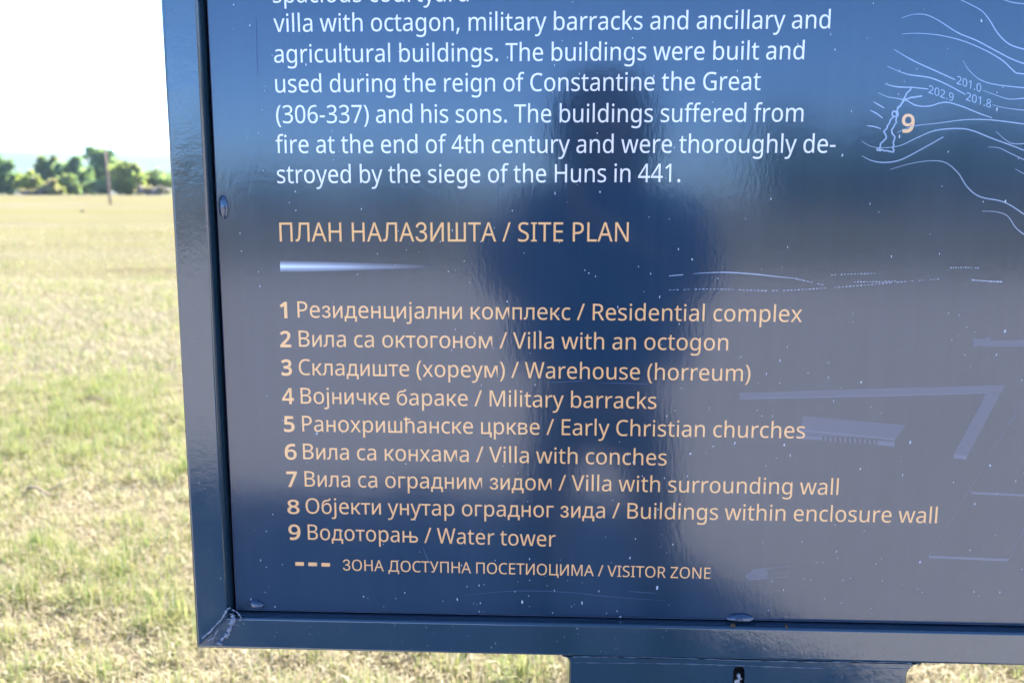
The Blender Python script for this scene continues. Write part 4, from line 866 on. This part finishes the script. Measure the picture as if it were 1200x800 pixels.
for s_, hand in HANDS: j.chain([((s_ * .215, 0, 1.385), .088), ((s_ * .25, .03, 1.29), .076), ((s_ * .262, .06, 1.19), .066), (tuple(hand + Vector((s_ * .085, -.09, -.11))), .052), (tuple(hand + Vector((s_ * .060, -.058, -.055))), .042)], a3)
skinned('jacket', j.v, j.e, j.r, m_jacket.m)
t = Sk(); t0 = t.add((0, 0, .94), (.165, .125))
for s_ in (-1, 1): t.chain([((s_ * .115, .005, .80), .092), ((s_ * .150, .02, .62), .070), ((s_ * .163, .03, .48), .062), ((s_ * .172, .005, .28), .060), ((s_ * .175, -.012, .11), .058)], t0)
skinned('trousers', t.v, t.e, t.r, m_trousers.m)
for s_ in (-1, 1):
    k_ = Sk(); q = k_.add((s_ * .177, -.045, .048), (.04, .046)); k_.chain([((s_ * .183, .05, .045), (.043, .044)), ((s_ * .191, .13, .034), (.045, .032)), ((s_ * .195, .19, .028), (.034, .024))], q); skinned('shoe', k_.v, k_.e, k_.r, m_shoe.m)
# shoulder-length hair round the face, face details
bm = bmesh.new(); q = bmesh.ops.create_icosphere(bm, subdivisions=4, radius=1.0)
for v_ in q['verts']:
    d = v_.co.copy(); low = max(0.0, -d.z)
    p = Vector((d.x * (.138 + .045 * low), -.005 + d.y * .125, 1.655 + d.z * (.125 if d.z > 0 else .215)))
    if d.y > .35 and d.z < .45: p.y = min(p.y, .035 + .5 * abs(p.x))
    wv = noise.noise(Vector((math.atan2(d.x, d.y) * 5, 0, d.z * 1.5))); p.x *= 1 + .06 * wv; p.y += .006 * wv
    v_.co = p
link('hair', bm_mesh('hair', bm, True), m_hair.m, person)
m_eye = Mat('eye', (.7, .7, .7), .2); m_lip = Mat('lips', (.38, .16, .13), .5)
for s_ in (-1, 1):
    bm = bmesh.new(); blob(bm, (s_ * .032, .100, 1.648), (.013, .010, .008), 2); link('eye', bm_mesh('eye', bm, True), m_eye.m, person)
bm = bmesh.new(); blob(bm, (0, .098, 1.575), (.024, .012, .007), 2); link('mouth', bm_mesh('mouth', bm, True), m_lip.m, person)
# compact camera held just behind the point of view
cc = empty('compact_camera', (0, -DIST - .016, EYE), 'small black compact camera held up by the mirrored person', 'camera')
m_cam = Mat('black_camera_shell', (.012, .012, .014), .4); m_lens = Mat('lens_glass', (.01, .01, .02), .05, 1.7)
bm = bmesh.new(); vs = add_box(bm, (-.055, -.045, -.034), (.055, -.018, .032)); bmesh.ops.bevel(bm, geom=bm.edges[:], offset=.006, segments=3, affect='EDGES'); link('camera_body', bm_mesh('camera_body', bm, True), m_cam.m, cc)
bm = bmesh.new(); tube(bm, [(0, -.020, 0), (0, -.002, 0)], [.026, .024], 24); link('lens_barrel', bm_mesh('lens_barrel', bm), m_cam.m, cc)
bm = bmesh.new(); tube(bm, [(0, -.003, 0), (0, -.0005, 0)], [.018, .017], 24); link('lens', bm_mesh('lens', bm), m_lens.m, cc)
bm = bmesh.new(); tube(bm, [(.035, -.032, .030), (.035, -.032, .037)], [.007, .006], 16); link('shutter_button', bm_mesh('shutter_button', bm), m_steel.m, cc)

# ------------------------------------------------------------------ haze over the plain
bm = bmesh.new(); add_box(bm, (-8300, -8300, -30), (8300, 8300, 190))
hz = link('haze', bm_mesh('haze', bm), None); tag(hz, kind='stuff')
mh = bpy.data.materials.new('haze_air'); mh.use_nodes = True; n_ = mh.node_tree.nodes; n_.clear()
pv = n_.new('ShaderNodeVolumePrincipled'); pv.inputs['Color'].default_value = (.86, .93, 1.0, 1); pv.inputs['Density'].default_value = 0.00010; pv.inputs['Anisotropy'].default_value = .7
oo = n_.new('ShaderNodeOutputMaterial'); mh.node_tree.links.new(pv.outputs[0], oo.inputs['Volume']); hz.data.materials.append(mh)
